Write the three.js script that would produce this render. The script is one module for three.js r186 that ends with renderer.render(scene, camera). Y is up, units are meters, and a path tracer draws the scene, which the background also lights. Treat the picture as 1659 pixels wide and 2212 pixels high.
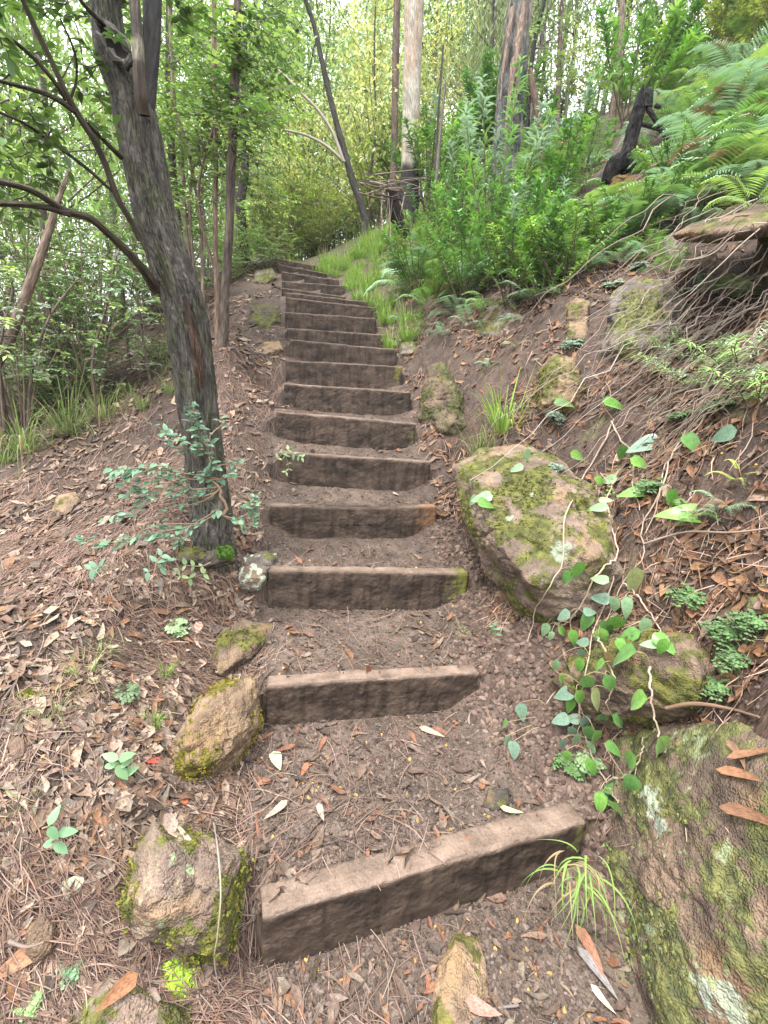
import * as THREE from 'three';
import { mergeGeometries, mergeVertices } from 'three/addons/utils/BufferGeometryUtils.js';
import { ConvexGeometry } from 'three/addons/geometries/ConvexGeometry.js';
import { createNoise3D } from 'simplex-noise';

// ------------------------------------------------------------------ camera, sky, sun, exposure
const scene = new THREE.Scene();
const camera = new THREE.PerspectiveCamera(97.5, 3 / 4, 0.05, 400);
camera.rotation.order = 'YXZ';
camera.position.set(0, 1.5, 0);
camera.rotation.set(-13.8 * Math.PI / 180, 0, 3.57 * Math.PI / 180);
camera.updateMatrixWorld(true);
const renderer = new THREE.WebGLRenderer({ antialias: true });
renderer.toneMapping = THREE.LinearToneMapping;
renderer.toneMappingExposure = 5.7;
renderer.shadowMap.enabled = true;
{ // bright overcast: an even white-grey sky, a little brighter overhead
  const W = 64, H = 32, d = new Float32Array(W * H * 4);
  for (let y = 0; y < H; y++) for (let x = 0; x < W; x++) {
    const e = Math.max(0, Math.sin(((y + 0.5) / H - 0.5) * Math.PI)), k = 0.45 + 0.9 * e, i = (y * W + x) * 4;
    d[i] = 0.97 * k; d[i + 1] = 1.0 * k; d[i + 2] = 1.04 * k; d[i + 3] = 1;
  }
  const t = new THREE.DataTexture(d, W, H, THREE.RGBAFormat, THREE.FloatType);
  t.mapping = THREE.EquirectangularReflectionMapping; t.magFilter = THREE.LinearFilter; t.needsUpdate = true;
  scene.background = t; scene.environment = t;
}
const sun = new THREE.DirectionalLight(new THREE.Color(1, 0.97, 0.92), 1.5);
sun.position.set(-12, 42, 6); sun.target.position.set(0, 1, -4); scene.add(sun, sun.target);
sun.castShadow = true; sun.shadow.radius = 24; sun.shadow.mapSize.set(2048, 2048);
Object.assign(sun.shadow.camera, { left: -20, right: 20, top: 20, bottom: -20, near: 1, far: 90 });
scene.fog = new THREE.FogExp2(new THREE.Color(0.95, 0.98, 1.0), 0.001);

// ------------------------------------------------------------------ helpers
const V = (x, y, z) => new THREE.Vector3(x, y, z);
let seed_ = 7;
const reseed = (s) => { seed_ = s | 0; };
const rnd = () => { seed_ = (seed_ + 0x6d2b79f5) | 0; let t = Math.imul(seed_ ^ (seed_ >>> 15), 1 | seed_); t = (t + Math.imul(t ^ (t >>> 7), 61 | t)) ^ t; return ((t ^ (t >>> 14)) >>> 0) / 4294967296; };
const rr = (a, b) => a + (b - a) * rnd();
const pick = (a) => a[Math.floor(rnd() * a.length)];
reseed(11);
const n3 = createNoise3D(rnd);
const fbm = (x, y, z, o = 4) => { let s = 0, a = 0.5; for (let i = 0; i < o; i++) { s += a * n3(x, y, z); x *= 2.03; y *= 2.03; z *= 2.03; a *= 0.5; } return s; };
const clamp = THREE.MathUtils.clamp, lerp = THREE.MathUtils.lerp;
const sst = (a, b, x) => { const t = clamp((x - a) / (b - a), 0, 1); return t * t * (3 - 2 * t); };
const EYE = camera.position.clone(), QC = camera.quaternion.clone(), FPX = 970;
// a point seen at (u, v) of the surveyed picture (1659 x 2212) at the level distance h from the tripod
const at = (u, v, h) => { const d = V((u - 829.5) / FPX, -(v - 1106) / FPX, -1).applyQuaternion(QC); return d.multiplyScalar(h / Math.hypot(d.x, d.z)).add(EYE); };
const used = new Map();
const numbered = (n) => { const k = used.get(n) || 0; used.set(n, k + 1); return k ? n + '_' + String(k).padStart(3, '0') : n; };
const tag = (o, label, category, group, kind) => { if (label) o.userData.label = label; if (category) o.userData.category = category; if (group) o.userData.group = group; if (kind) o.userData.kind = kind; return o; };
const thing = (name, label, category, p = V(0, 0, 0), group) => { const g = new THREE.Group(); g.name = numbered(name); g.position.copy(p); scene.add(g); return tag(g, label, category, group); };
const mesh = (name, geo, mat, parent) => { const m = new THREE.Mesh(geo, mat); m.name = parent ? name : numbered(name); m.castShadow = m.receiveShadow = true; (parent || scene).add(m); return m; };
const copyOf = (o, name, p, turn, s, label) => { const c = o.clone(); c.name = numbered(name); c.position.copy(p); c.rotation.set(0, turn, 0); c.scale.setScalar(s); scene.add(c); if (label) c.userData.label = label; return c; };
const C = (r, g, b) => [r, g, b];
const vary = (c, a = 0.25, hue = 0.08) => { const k = 1 + rr(-a, a); return [c[0] * k * (1 + rr(-hue, hue)), c[1] * k, c[2] * k * (1 + rr(-hue, hue))]; };
const mix = (a, b, t) => [lerp(a[0], b[0], t), lerp(a[1], b[1], t), lerp(a[2], b[2], t)];

class MB { // collects leaves and tubes with a colour per vertex
  constructor() { this.p = []; this.c = []; this.i = []; this.uv = []; }
  get n() { return this.p.length / 3; }
  v(x, y, z, c, u = 0, w = 0) { this.p.push(x, y, z); this.c.push(c[0], c[1], c[2]); this.uv.push(u, w); return this.n - 1; }
  // a leaf blade: base, direction, upward side; folded along its midrib and drooping to the tip
  leaf(b, d, up, L, W, c, o = {}) {
    const { seg = 2, fold = 0.25, droop = 0.25, prof = 0.45 } = o;
    const side = V().crossVectors(d, up).normalize(), nn = V().crossVectors(side, d).normalize();
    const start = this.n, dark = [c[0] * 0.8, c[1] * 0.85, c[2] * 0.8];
    this.v(b.x, b.y, b.z, dark, 0.5, 0);
    const P = V();
    for (let k = 1; k < seg; k++) {
      const s = k / seg, w = W * 0.5 * Math.pow(Math.sin(Math.PI * Math.pow(s, prof + 0.35)), 0.8);
      const dr = -droop * L * s * s;
      P.copy(b).addScaledVector(d, L * s * (1 - droop * droop * s * 0.3)); P.y += dr;
      const f = fold * w;
      this.v(P.x - side.x * w + nn.x * f, P.y - side.y * w + nn.y * f, P.z - side.z * w + nn.z * f, c, 0, s);
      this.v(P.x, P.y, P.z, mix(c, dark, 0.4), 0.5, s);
      this.v(P.x + side.x * w + nn.x * f, P.y + side.y * w + nn.y * f, P.z + side.z * w + nn.z * f, c, 1, s);
    }
    P.copy(b).addScaledVector(d, L * (1 - droop * droop * 0.3)); P.y -= droop * L;
    const e = this.v(P.x, P.y, P.z, c, 0.5, 1);
    const r = (k) => start + 1 + (k - 1) * 3;
    this.i.push(start, r(1) + 1, r(1), start, r(1) + 2, r(1) + 1);
    for (let k = 1; k < seg - 1; k++) { const a = r(k), q = r(k + 1); this.i.push(a, a + 1, q, a + 1, q + 1, q, a + 1, a + 2, q + 1, a + 2, q + 2, q + 1); }
    const a = r(seg - 1); this.i.push(a, a + 1, e, a + 1, a + 2, e);
  }
  // a two-triangle leaf for foliage farther off
  chip(b, d, up, L, W, c) {
    const side = V().crossVectors(d, up).normalize(), s = this.n, mx = b.x + d.x * L * 0.45, my = b.y + d.y * L * 0.45, mz = b.z + d.z * L * 0.45, w = W / 2;
    this.v(b.x, b.y, b.z, c); this.v(mx - side.x * w, my - side.y * w, mz - side.z * w, c, 0, 0.5); this.v(mx + side.x * w, my + side.y * w, mz + side.z * w, c, 1, 0.5);
    this.v(b.x + d.x * L, b.y + d.y * L - 0.15 * L, b.z + d.z * L, c, 0.5, 1);
    this.i.push(s, s + 2, s + 1, s + 1, s + 2, s + 3);
  }
  // a tapering tube along points; radii per point; colour from a function (t, angle, point) or one colour
  tube(pts, rad, sides, col, o = {}) {
    const { rough = 0, rf = 8, cap = false, vs = 1 } = o, s0 = this.n, cf = typeof col === 'function' ? col : () => col;
    let fx = V(1, 0, 0), len = 0;
    const T = V(), A = V(), B = V(), Q = V();
    for (let i = 0; i < pts.length; i++) {
      T.copy(pts[Math.min(i + 1, pts.length - 1)]).sub(pts[Math.max(i - 1, 0)]).normalize();
      A.copy(fx).addScaledVector(T, -fx.dot(T)); if (A.lengthSq() < 1e-4) A.set(0, 0, 1).addScaledVector(T, -T.z); A.normalize(); fx = A.clone();
      B.crossVectors(T, A);
      if (i) len += pts[i].distanceTo(pts[i - 1]);
      for (let k = 0; k <= sides; k++) {
        const a = (k / sides) * Math.PI * 2, ca = Math.cos(a), sa = Math.sin(a); let R = rad[i];
        Q.copy(A).multiplyScalar(ca).addScaledVector(B, sa);
        if (o.fiss) { const w1 = 0.25 * n3(ca * 2, len * 3, sa * 2); R *= 1 - o.fiss * Math.pow(1 - Math.abs(n3(ca * 3.4 + w1, len * 7, sa * 3.4 + w1)), 3) - 0.4 * o.fiss * Math.pow(1 - Math.abs(n3(ca * 7, len * 24, sa * 7 + w1)), 3); }
        if (rough) R *= 1 + rough * fbm(pts[i].x * rf + ca * 1.7, len * rf * 0.35, pts[i].z * rf + sa * 1.7, 3);
        this.v(pts[i].x + Q.x * R, pts[i].y + Q.y * R, pts[i].z + Q.z * R, cf(pts.length > 1 ? i / (pts.length - 1) : 0, a, pts[i]), (k / sides) * Math.max(0.2, Math.PI * 2 * rad[0]) * 2, len * vs);
      }
    }
    const w = sides + 1;
    for (let i = 0; i < pts.length - 1; i++) for (let k = 0; k < sides; k++) { const a = s0 + i * w + k; this.i.push(a, a + 1, a + w, a + 1, a + w + 1, a + w); }
    if (cap) { const l = pts[pts.length - 1], m = this.v(l.x, l.y, l.z, cf(1, 0, l)), a = s0 + (pts.length - 1) * w; for (let k = 0; k < sides; k++) this.i.push(a + k, a + k + 1, m); }
  }
  geo() {
    const g = new THREE.BufferGeometry();
    g.setAttribute('position', new THREE.Float32BufferAttribute(this.p, 3)); g.setAttribute('color', new THREE.Float32BufferAttribute(this.c, 3));
    g.setAttribute('uv', new THREE.Float32BufferAttribute(this.uv, 2)); g.setIndex(this.i); g.computeVertexNormals(); return g;
  }
  build(name, mat, parent) { return mesh(name, this.geo(), mat, parent); }
}
// smooth curve through points, resampled
const curve = (pts, n) => new THREE.CatmullRomCurve3(pts, false, 'centripetal').getPoints(n);
const wob = (pts, a, f = 3) => pts.map((p, i) => V(p.x + a * n3(p.x * f, p.y * f, i * 0.1 + 5), p.y, p.z + a * n3(p.z * f, p.y * f, i * 0.1 + 9)));
const radii = (n, a, b, pw = 1) => Array.from({ length: n }, (_, i) => lerp(a, b, Math.pow(i / (n - 1), pw)));

// ------------------------------------------------------------------ textures and materials
function tex(size, f, rep = 1) { // f(u, v) in 0..1 gives [r, g, b] 0..1; tiles by blending across the edge
  const d = new Uint8Array(size * size * 4);
  for (let y = 0; y < size; y++) for (let x = 0; x < size; x++) { const c = f(x / size, y / size), i = (y * size + x) * 4; for (let k = 0; k < 3; k++) d[i + k] = clamp(c[k] * 255, 0, 255); d[i + 3] = 255; }
  const t = new THREE.DataTexture(d, size, size); t.wrapS = t.wrapT = THREE.RepeatWrapping; t.magFilter = THREE.LinearFilter; t.repeat.set(rep, rep); t.needsUpdate = true; return t;
}
// noise that tiles: sampled on a torus-like blend
const tn = (u, v, fx, fy, o, z = 0) => { const a = sst(0.8, 1, u), b = sst(0.8, 1, v); const g = (x, y) => fbm(x * fx, y * fy, z, o); return lerp(lerp(g(u, v), g(u - 1, v), a), lerp(g(u, v - 1), g(u - 1, v - 1), a), b); };
const grey = (k) => [k, k, k];
const soilMap = tex(512, (u, v) => { const a = tn(u, v, 9, 9, 4, 1), b = tn(u, v, 60, 60, 2, 2), c = tn(u, v, 120, 120, 1, 3); const k = 0.68 + 0.35 * a + 0.3 * b + (c > 0.36 ? 0.25 : 0) - (c < -0.36 ? 0.25 : 0); return [k, k * 0.97, k * (0.93 + 0.1 * a)]; });
const soilBump = tex(512, (u, v) => grey(0.5 + 0.5 * tn(u, v, 14, 14, 5, 4) + 0.2 * tn(u, v, 90, 90, 1, 5)));
const rockMap = tex(512, (u, v) => { const a = tn(u, v, 6, 6, 5, 6), b = tn(u, v, 80, 80, 2, 7), s = tn(u, v, 30, 30, 2, 8); const k = 0.74 + 0.4 * a + 0.28 * b; return [k + (s > 0.3 ? 0.12 : 0), k * 0.98, k * (0.94 - 0.12 * a)]; });
const rockBump = tex(512, (u, v) => grey(0.5 + 0.45 * tn(u, v, 8, 8, 5, 9) + 0.22 * tn(u, v, 70, 70, 2, 10)));
const woodMap = tex(512, (u, v) => { const g = tn(u, v, 5, 70, 3, 11), p = tn(u, v, 7, 9, 4, 12), s = tn(u, v, 40, 3, 3, 25), f = tn(u, v, 90, 90, 1, 13); const k = 0.76 + 0.07 * g + 0.36 * p + 0.06 * s + 0.3 * f; return [k, k * 0.97, k * 0.93]; });
const woodBump = tex(512, (u, v) => grey(0.5 + 0.06 * tn(u, v, 4, 60, 3, 14) + 0.5 * tn(u, v, 26, 26, 5, 15)));
const barkMap = tex(512, (u, v) => { const g = tn(u, v, 22, 10, 4, 16), p = tn(u, v, 4, 3, 3, 17), f = tn(u, v, 80, 60, 1, 18); const k = 0.68 + 0.55 * g + 0.25 * p + 0.15 * f; return [k, k, k]; });
const barkBump = tex(512, (u, v) => grey(0.5 + 0.6 * tn(u, v, 22, 10, 4, 16) + 0.15 * tn(u, v, 70, 50, 1, 19)));
const leafMap = tex(128, (u, v) => { const m = tn(u, v, 5, 7, 4, 31), rib = Math.exp(-(((u - 0.5) / 0.04) ** 2)), ve = Math.pow(Math.abs(Math.sin((v * 14 - Math.abs(u - 0.5) * 9) * Math.PI)), 8), sp = tn(u, v, 16, 22, 2, 33); const k = 0.78 + 0.5 * m + 0.16 * rib - 0.12 * ve - (sp > 0.3 ? 0.3 : 0); return [k, k * 0.97, k * 0.94]; });
const veinMap = tex(128, (u, v) => { const m = tn(u, v, 4, 5, 3, 35), rib = Math.exp(-(((u - 0.5) / 0.035) ** 2)), ve = Math.pow(Math.abs(Math.sin((v * 7 - Math.abs(u - 0.5) * 5) * Math.PI)), 10), sp = tn(u, v, 9, 12, 2, 36); const k = 0.86 + 0.3 * m + 0.1 * rib + 0.06 * ve; return sp > 0.42 ? [k * 0.95, k * 0.62, k * 0.5] : [k * 0.97, k, k * 0.95]; });
const std = (o) => new THREE.MeshPhysicalMaterial({ vertexColors: true, roughness: 0.9, specularIntensity: 0.35, side: THREE.DoubleSide, ...o });
const phy = (o) => new THREE.MeshPhysicalMaterial({ vertexColors: true, side: THREE.DoubleSide, ...o });
const M = {
  soil: std({ map: soilMap, bumpMap: soilBump, bumpScale: 0.02, roughness: 0.7, specularIntensity: 0.45 }),
  rock: std({ map: rockMap, bumpMap: rockBump, bumpScale: 0.02, roughness: 0.85 }),
  wood: std({ map: woodMap, bumpMap: woodBump, bumpScale: 0.0045, roughness: 0.7 }),
  bark: std({ map: barkMap, bumpMap: barkBump, bumpScale: 0.02, roughness: 0.72 }),
  smooth: std({ map: barkMap, bumpMap: barkBump, bumpScale: 0.006, roughness: 0.75 }),
  twig: std({ roughness: 0.85 }),
  char: std({ map: barkMap, bumpMap: barkBump, bumpScale: 0.02, roughness: 0.8, specularIntensity: 0.15 }),
  vine: phy({ map: veinMap, transmission: 0.3, specularIntensity: 0.5, roughness: 0.9, clearcoat: 0.5, clearcoatRoughness: 0.25 }),
  litter: std({ map: leafMap, roughness: 0.62 }),
  moss: std({ roughness: 1, specularIntensity: 0.1 }),
  leaf: phy({ transmission: 0.42, specularIntensity: 0.5, roughness: 0.95, clearcoat: 0.3, clearcoatRoughness: 0.35 }),
  gloss: phy({ transmission: 0.35, specularIntensity: 0.5, roughness: 0.9, clearcoat: 0.45, clearcoatRoughness: 0.3 }),
  grass: phy({ transmission: 0.45, specularIntensity: 0.4, roughness: 0.95, clearcoat: 0.25, clearcoatRoughness: 0.4 }),
};

// ------------------------------------------------------------------ the stairs' survey: front top edge middle, yaw, length, tilt, face height
const SL = [ // x, y, z, yaw deg, length, tilt deg, face
  [0.231, -1.247, -0.989, 18.8, 0.99, 0, 0.185], [0.018, -1.053, -1.548, 12.6, 0.85, -0.7, 0.175], [-0.041, -0.814, -2.071, 9.4, 0.99, -0.9, 0.205], [-0.157, -0.58, -2.474, 10.9, 0.95, 0.7, 0.195],
  [-0.196, -0.347, -2.805, 8.2, 0.96, -1.1, 0.2], [-0.289, -0.12, -3.131, 7.9, 0.96, -1.7, 0.2], [-0.32, 0.085, -3.477, 7.8, 0.95, 0, 0.19], [-0.389, 0.284, -3.829, 8.1, 0.95, 1.1, 0.19],
  [-0.442, 0.468, -4.196, 9.2, 0.95, -0.6, 0.18], [-0.547, 0.626, -4.587, 8.9, 0.96, 1, 0.15], [-0.66, 0.827, -4.945, 9.4, 0.93, 1.2, 0.19], [-0.709, 1.015, -5.297, 11.4, 0.98, -0.4, 0.18],
  [-0.827, 1.162, -5.771, 14.3, 0.97, 0.1, 0.15], [-1.06, 1.303, -6.237, 16.2, 0.82, -0.7, 0.14], [-1.14, 1.495, -6.632, 13.7, 0.84, 2.1, 0.18], [-1.25, 1.682, -7.027, 19.3, 0.82, 0.2, 0.18],
  [-1.44, 1.862, -7.414, 25.2, 0.76, -0.7, 0.17], [-1.62, 2.049, -7.78, 27.2, 0.74, -0.3, 0.18],
].map(([x, y, z, a, w, t, f]) => { const r = a * Math.PI / 180; return { x, y: y + 1.5, z, a: r, w, t: t * Math.PI / 180, f, dx: Math.cos(r), dz: -Math.sin(r), nx: -Math.sin(r), nz: -Math.cos(r) }; });

// ------------------------------------------------------------------ the ground
const CP = [ // x, height, z of the hillside off the stairs
  [-0.81, -0.7, -2.05], [-0.84, -0.96, -1.25], [-1.5, -0.86, -1.6], [-2.95, -0.5, -3.4], [-2.6, -0.29, -4.3], [-1.33, 0.3, -3.67], [-1.6, -0.48, -2.9], [-0.95, -1.04, -0.95], [-0.71, -1.27, -0.63], [-3.6, -0.13, -4.8],
  [-6, -0.3, -6], [-6, -1.2, -2], [-3, -1.3, -1], [-10, -0.4, -10], [-5, 1.0, -9], [-2.6, 1.25, -6.5], [-1.9, 0.8, -5.2], [-3.5, 1.7, -9], [-2.4, 0.35, -5.2],
  [0.75, -0.75, -2.2], [1.28, -0.14, -1.53], [1.02, -0.69, -1.03], [0.79, -1.12, -0.61], [0.99, -0.86, -1.38], [1.55, 0.42, -2.1], [0.99, 0.03, -2.83], [1.06, 0.5, -3.2], [0.38, 0.6, -4.2], [2.06, 1.9, -4.55],
  [1.25, 2.4, -6.4], [2.3, 1.25, -3.3], [3, 2.7, -5], [5, 4.3, -6], [4, 1.9, -2], [0.05, 3.2, -9], [2, 4.7, -10], [0.3, 1.7, -6.2], [0.1, 1.05, -5.2], [1.2, 1.3, -4.6],
  [0, -1.62, 0.6], [0, -1.9, 2], [-3, -2.1, 2], [3, -0.2, 1.5], [0.45, -1.38, -0.6], [-0.3, -1.42, -0.7],
  [-1, 3.6, -12], [6, 7.5, -14], [-15, -2, -10], [-15, 0, -25], [0, 7, -25], [15, 13, -20], [-30, -2, -40], [0, 11, -45], [40, 25, -40], [-40, -8, 0], [40, 20, 0], [0, -6, 20], [-3.2, 2.3, -11],
];
for (const s of SL) { // the bank meets both ends of every sleeper
  const hl = s.w / 2 + 0.2;
  CP.push([s.x - s.dx * hl + s.nx * 0.05, s.y - 1.5 - 0.07, s.z - s.dz * hl + s.nz * 0.05], [s.x + s.dx * hl + s.nx * 0.05, s.y - 1.5 + 0.02, s.z + s.dz * hl + s.nz * 0.05]);
}
const tps = (() => { // thin-plate spline through the survey points
  const n = CP.length, N = n + 3, A = Array.from({ length: N }, () => new Float64Array(N + 1)), U = (r2) => (r2 < 1e-9 ? 0 : r2 * Math.log(r2));
  for (let i = 0; i < n; i++) {
    for (let j = 0; j < n; j++) A[i][j] = U((CP[i][0] - CP[j][0]) ** 2 + (CP[i][2] - CP[j][2]) ** 2);
    A[i][i] += 0.03; A[i][n] = A[n][i] = 1; A[i][n + 1] = A[n + 1][i] = CP[i][0]; A[i][n + 2] = A[n + 2][i] = CP[i][2]; A[i][N] = CP[i][1];
  }
  for (let c = 0; c < N; c++) {
    let b = c; for (let r = c + 1; r < N; r++) if (Math.abs(A[r][c]) > Math.abs(A[b][c])) b = r;
    [A[c], A[b]] = [A[b], A[c]];
    for (let r = 0; r < N; r++) if (r !== c) { const k = A[r][c] / A[c][c]; if (k) for (let q = c; q <= N; q++) A[r][q] -= k * A[c][q]; }
  }
  const w = A.map((r, i) => r[N] / r[i]);
  return (x, z) => { let s = w[n] + w[n + 1] * x + w[n + 2] * z; for (let i = 0; i < n; i++) s += w[i] * U((CP[i][0] - x) ** 2 + (CP[i][2] - z) ** 2); return s; };
})();
function side(x, z) {
  const cx = clamp(x, -38, 38), cz = clamp(z, -44, 18), near = Math.hypot(x, z);
  let y = tps(cx, cz) + 1.5 + 0.05 * fbm(x * 1.4, 3, z * 1.4, 3);
  { const ex = x - 1.9, ez = z + 2.85, al = ex * 0.56 - ez * 0.83, ac = ex * 0.83 + ez * 0.56; y -= 0.65 * Math.exp(-((al / 0.5) ** 2 + (ac / 0.24) ** 2)); } // the hollow under the ledge
  for (const [hx, hz, r, d] of [[-1.0, -3.72, 0.13, 0.2], [0.5, -3.05, 0.09, 0.16], [-0.62, -2.75, 0.1, 0.06], [1.3, -1.35, 0.1, 0.14]]) { const q = ((x - hx) ** 2 + (z - hz) ** 2) / (r * r); if (q < 9) y -= d * Math.exp(-q); } // holes washed out beside the steps
  if (near < 9) y += 0.022 * fbm(x * 7, 8, z * 7, 3);
  if (near > 12) y += 0.5 * fbm(x * 0.15, 2, z * 0.15, 3) * sst(12, 30, near);
  return y;
}
function stair(x, z) { // [height, how far inside the path 0..1]
  const loc = (s) => [(x - s.x) * s.nx + (z - s.z) * s.nz, (x - s.x) * s.dx + (z - s.z) * s.dz];
  let i = -1;
  for (let k = 0; k < SL.length; k++) if (loc(SL[k])[0] > 0.04) i = k;
  const fine = 0.007 * fbm(x * 9, 1, z * 9, 3);
  if (i < 0) { const s = SL[0], [a, b] = loc(s); return [s.y - s.f + a * 0.1 + fine, (1 - sst(0.42, 0.62, Math.abs(b + 0.02))) * (1 - sst(1.2, 2.5, -a))]; }
  const s = SL[i], [a, b] = loc(s);
  if (i === SL.length - 1) { const c = b + a * a * 0.12; return [s.y - 0.02 + a * 0.12 + fine, (1 - sst(0.35, 0.7, Math.abs(c))) * (1 - sst(2.5, 5, a))]; }
  const q = SL[i + 1], [a2, b2] = loc(q), t = clamp((a - 0.06) / Math.max(0.05, a - 0.06 - a2), 0, 1), bb = lerp(b, b2, t), hw = lerp(s.w, q.w, t) / 2;
  const top = s.y - 0.012 + b * Math.tan(s.t), base = q.y - q.f + b2 * Math.tan(q.t);
  const cup = -0.018 * Math.cos(clamp(bb / hw, -1, 1) * Math.PI * 0.5) * Math.sin(t * Math.PI);
  const pl = [[0, 0.1], [0.01, 0.1], [0.09, 0.1], [0.02, 0.05], [0.03, 0.04]][i] || [0.03, 0.04], ed = sst(0.5, 1.02, Math.abs(bb) / hw); // soil washed into the corners below the risers
  const y = lerp(top, Math.max(base, top - 0.06), Math.pow(t, 1.3)) + cup + fine + (bb > 0 ? pl[1] : pl[0]) * ed * ed * t * t;
  const wr = i < 3 ? 0.3 : 0.14;
  return [y, bb > 0 ? 1 - sst(hw - 0.12, hw + wr, bb) : 1 - sst(hw - 0.06, hw + 0.14, -bb)];
}
const H = (x, z) => { const [y, w] = stair(x, z); return w > 0.999 ? y : lerp(side(x, z), y, w); };
const nrm = (x, z, e = 0.04) => V(H(x - e, z) - H(x + e, z), 2 * e, H(x, z - e) - H(x, z + e)).normalize();
const ground = (u, v, h0 = 0.5, h1 = 60) => { // where the line of sight at (u, v) first meets the ground
  let a = h0; for (let h = h0; h < h1; h *= 1.015) { const p = at(u, v, h); if (p.y < H(p.x, p.z)) { let lo = a, hi = h; for (let k = 0; k < 12; k++) { const m = (lo + hi) / 2, q = at(u, v, m); if (q.y < H(q.x, q.z)) hi = m; else lo = m; } return at(u, v, hi); } a = h; }
  return at(u, v, h1);
};
const onGround = (p, dy = 0) => V(p.x, H(p.x, p.z) + dy, p.z);
{
  const axis = (near, mid, lo, hi) => { // positions: fine in [near], growing outwards
    const a = []; for (let x = near[0]; x <= near[1] + 1e-6; x += mid) a.push(x);
    for (let d = mid, x = near[1]; x < hi;) { d *= 1.07; x += d; a.push(Math.min(x, hi)); }
    for (let d = mid, x = near[0]; x > lo;) { d *= 1.07; x -= d; a.unshift(Math.max(x, lo)); }
    return a;
  };
  const xs = axis([-1.9, 1.7], 0.0165, -160, 160), zs = axis([-4.6, -0.35], 0.0165, -180, 60), nx = xs.length, nz = zs.length;
  const P = new Float32Array(nx * nz * 3), K = new Float32Array(nx * nz * 3), UV = new Float32Array(nx * nz * 2), I = [];
  for (let j = 0; j < nz; j++) for (let i = 0; i < nx; i++) {
    const x = xs[i], z = zs[j], [sy, w] = stair(x, z), y = w > 0.999 ? sy : lerp(side(x, z), sy, w), k = j * nx + i;
    let yy = y; if (Math.hypot(x, z) < 6) yy += 0.006 * fbm(x * 28, 1, z * 28, 2) + (w < 0.9 && w > 0.05 && x > 0 ? 0.012 * fbm(x * 22, 7, z * 22, 3) : 0);
    P.set([x, yy, z], k * 3); UV.set([x / 0.8, z / 0.8], k * 2);
    const a = fbm(x * 2.2, 4, z * 2.2, 3), b = fbm(x * 14, 5, z * 14, 2);
    let c = mix(C(0.088, 0.056, 0.041), C(0.042, 0.027, 0.021), clamp(0.5 + a + 0.5 * b, 0, 1));      // bank earth
    const pc = mix(C(0.125, 0.09, 0.07), C(0.066, 0.047, 0.037), clamp(0.45 + a + 0.6 * b, 0, 1));   // trodden path
    c = mix(c, pc, w); if (x > 0.3 && z > -2.6 && z < -0.2) { const g = sst(0.18, 0.5, fbm(x * 3.1, 15, z * 3.1, 3) + 0.12) * sst(0.5, 0.85, x + 0.25 * (z + 1)); c = mix(c, mix(C(0.13, 0.14, 0.05), C(0.2, 0.2, 0.1), clamp(0.5 + b, 0, 1)), g * clamp(0.5 + 2 * fbm(x * 30, 4, z * 30, 2), 0, 1)); } // moss film on the damp bank
    if (Math.hypot(x, z) > 6) c = mix(c, C(0.07, 0.075, 0.03), sst(6, 12, Math.hypot(x, z)) * 0.8 * (1 - w));
    K.set(c, k * 3);
  }
  for (let j = 0; j < nz - 1; j++) for (let i = 0; i < nx - 1; i++) { const a = j * nx + i; I.push(a, a + nx, a + 1, a + 1, a + nx, a + nx + 1); }
  const g = new THREE.BufferGeometry(); g.setAttribute('position', new THREE.BufferAttribute(P, 3)); g.setAttribute('color', new THREE.BufferAttribute(K, 3)); g.setAttribute('uv', new THREE.BufferAttribute(UV, 2)); g.setIndex(I); g.computeVertexNormals();
  mesh('hillside_ground', g, M.soil).userData.kind = 'structure';
}

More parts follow.
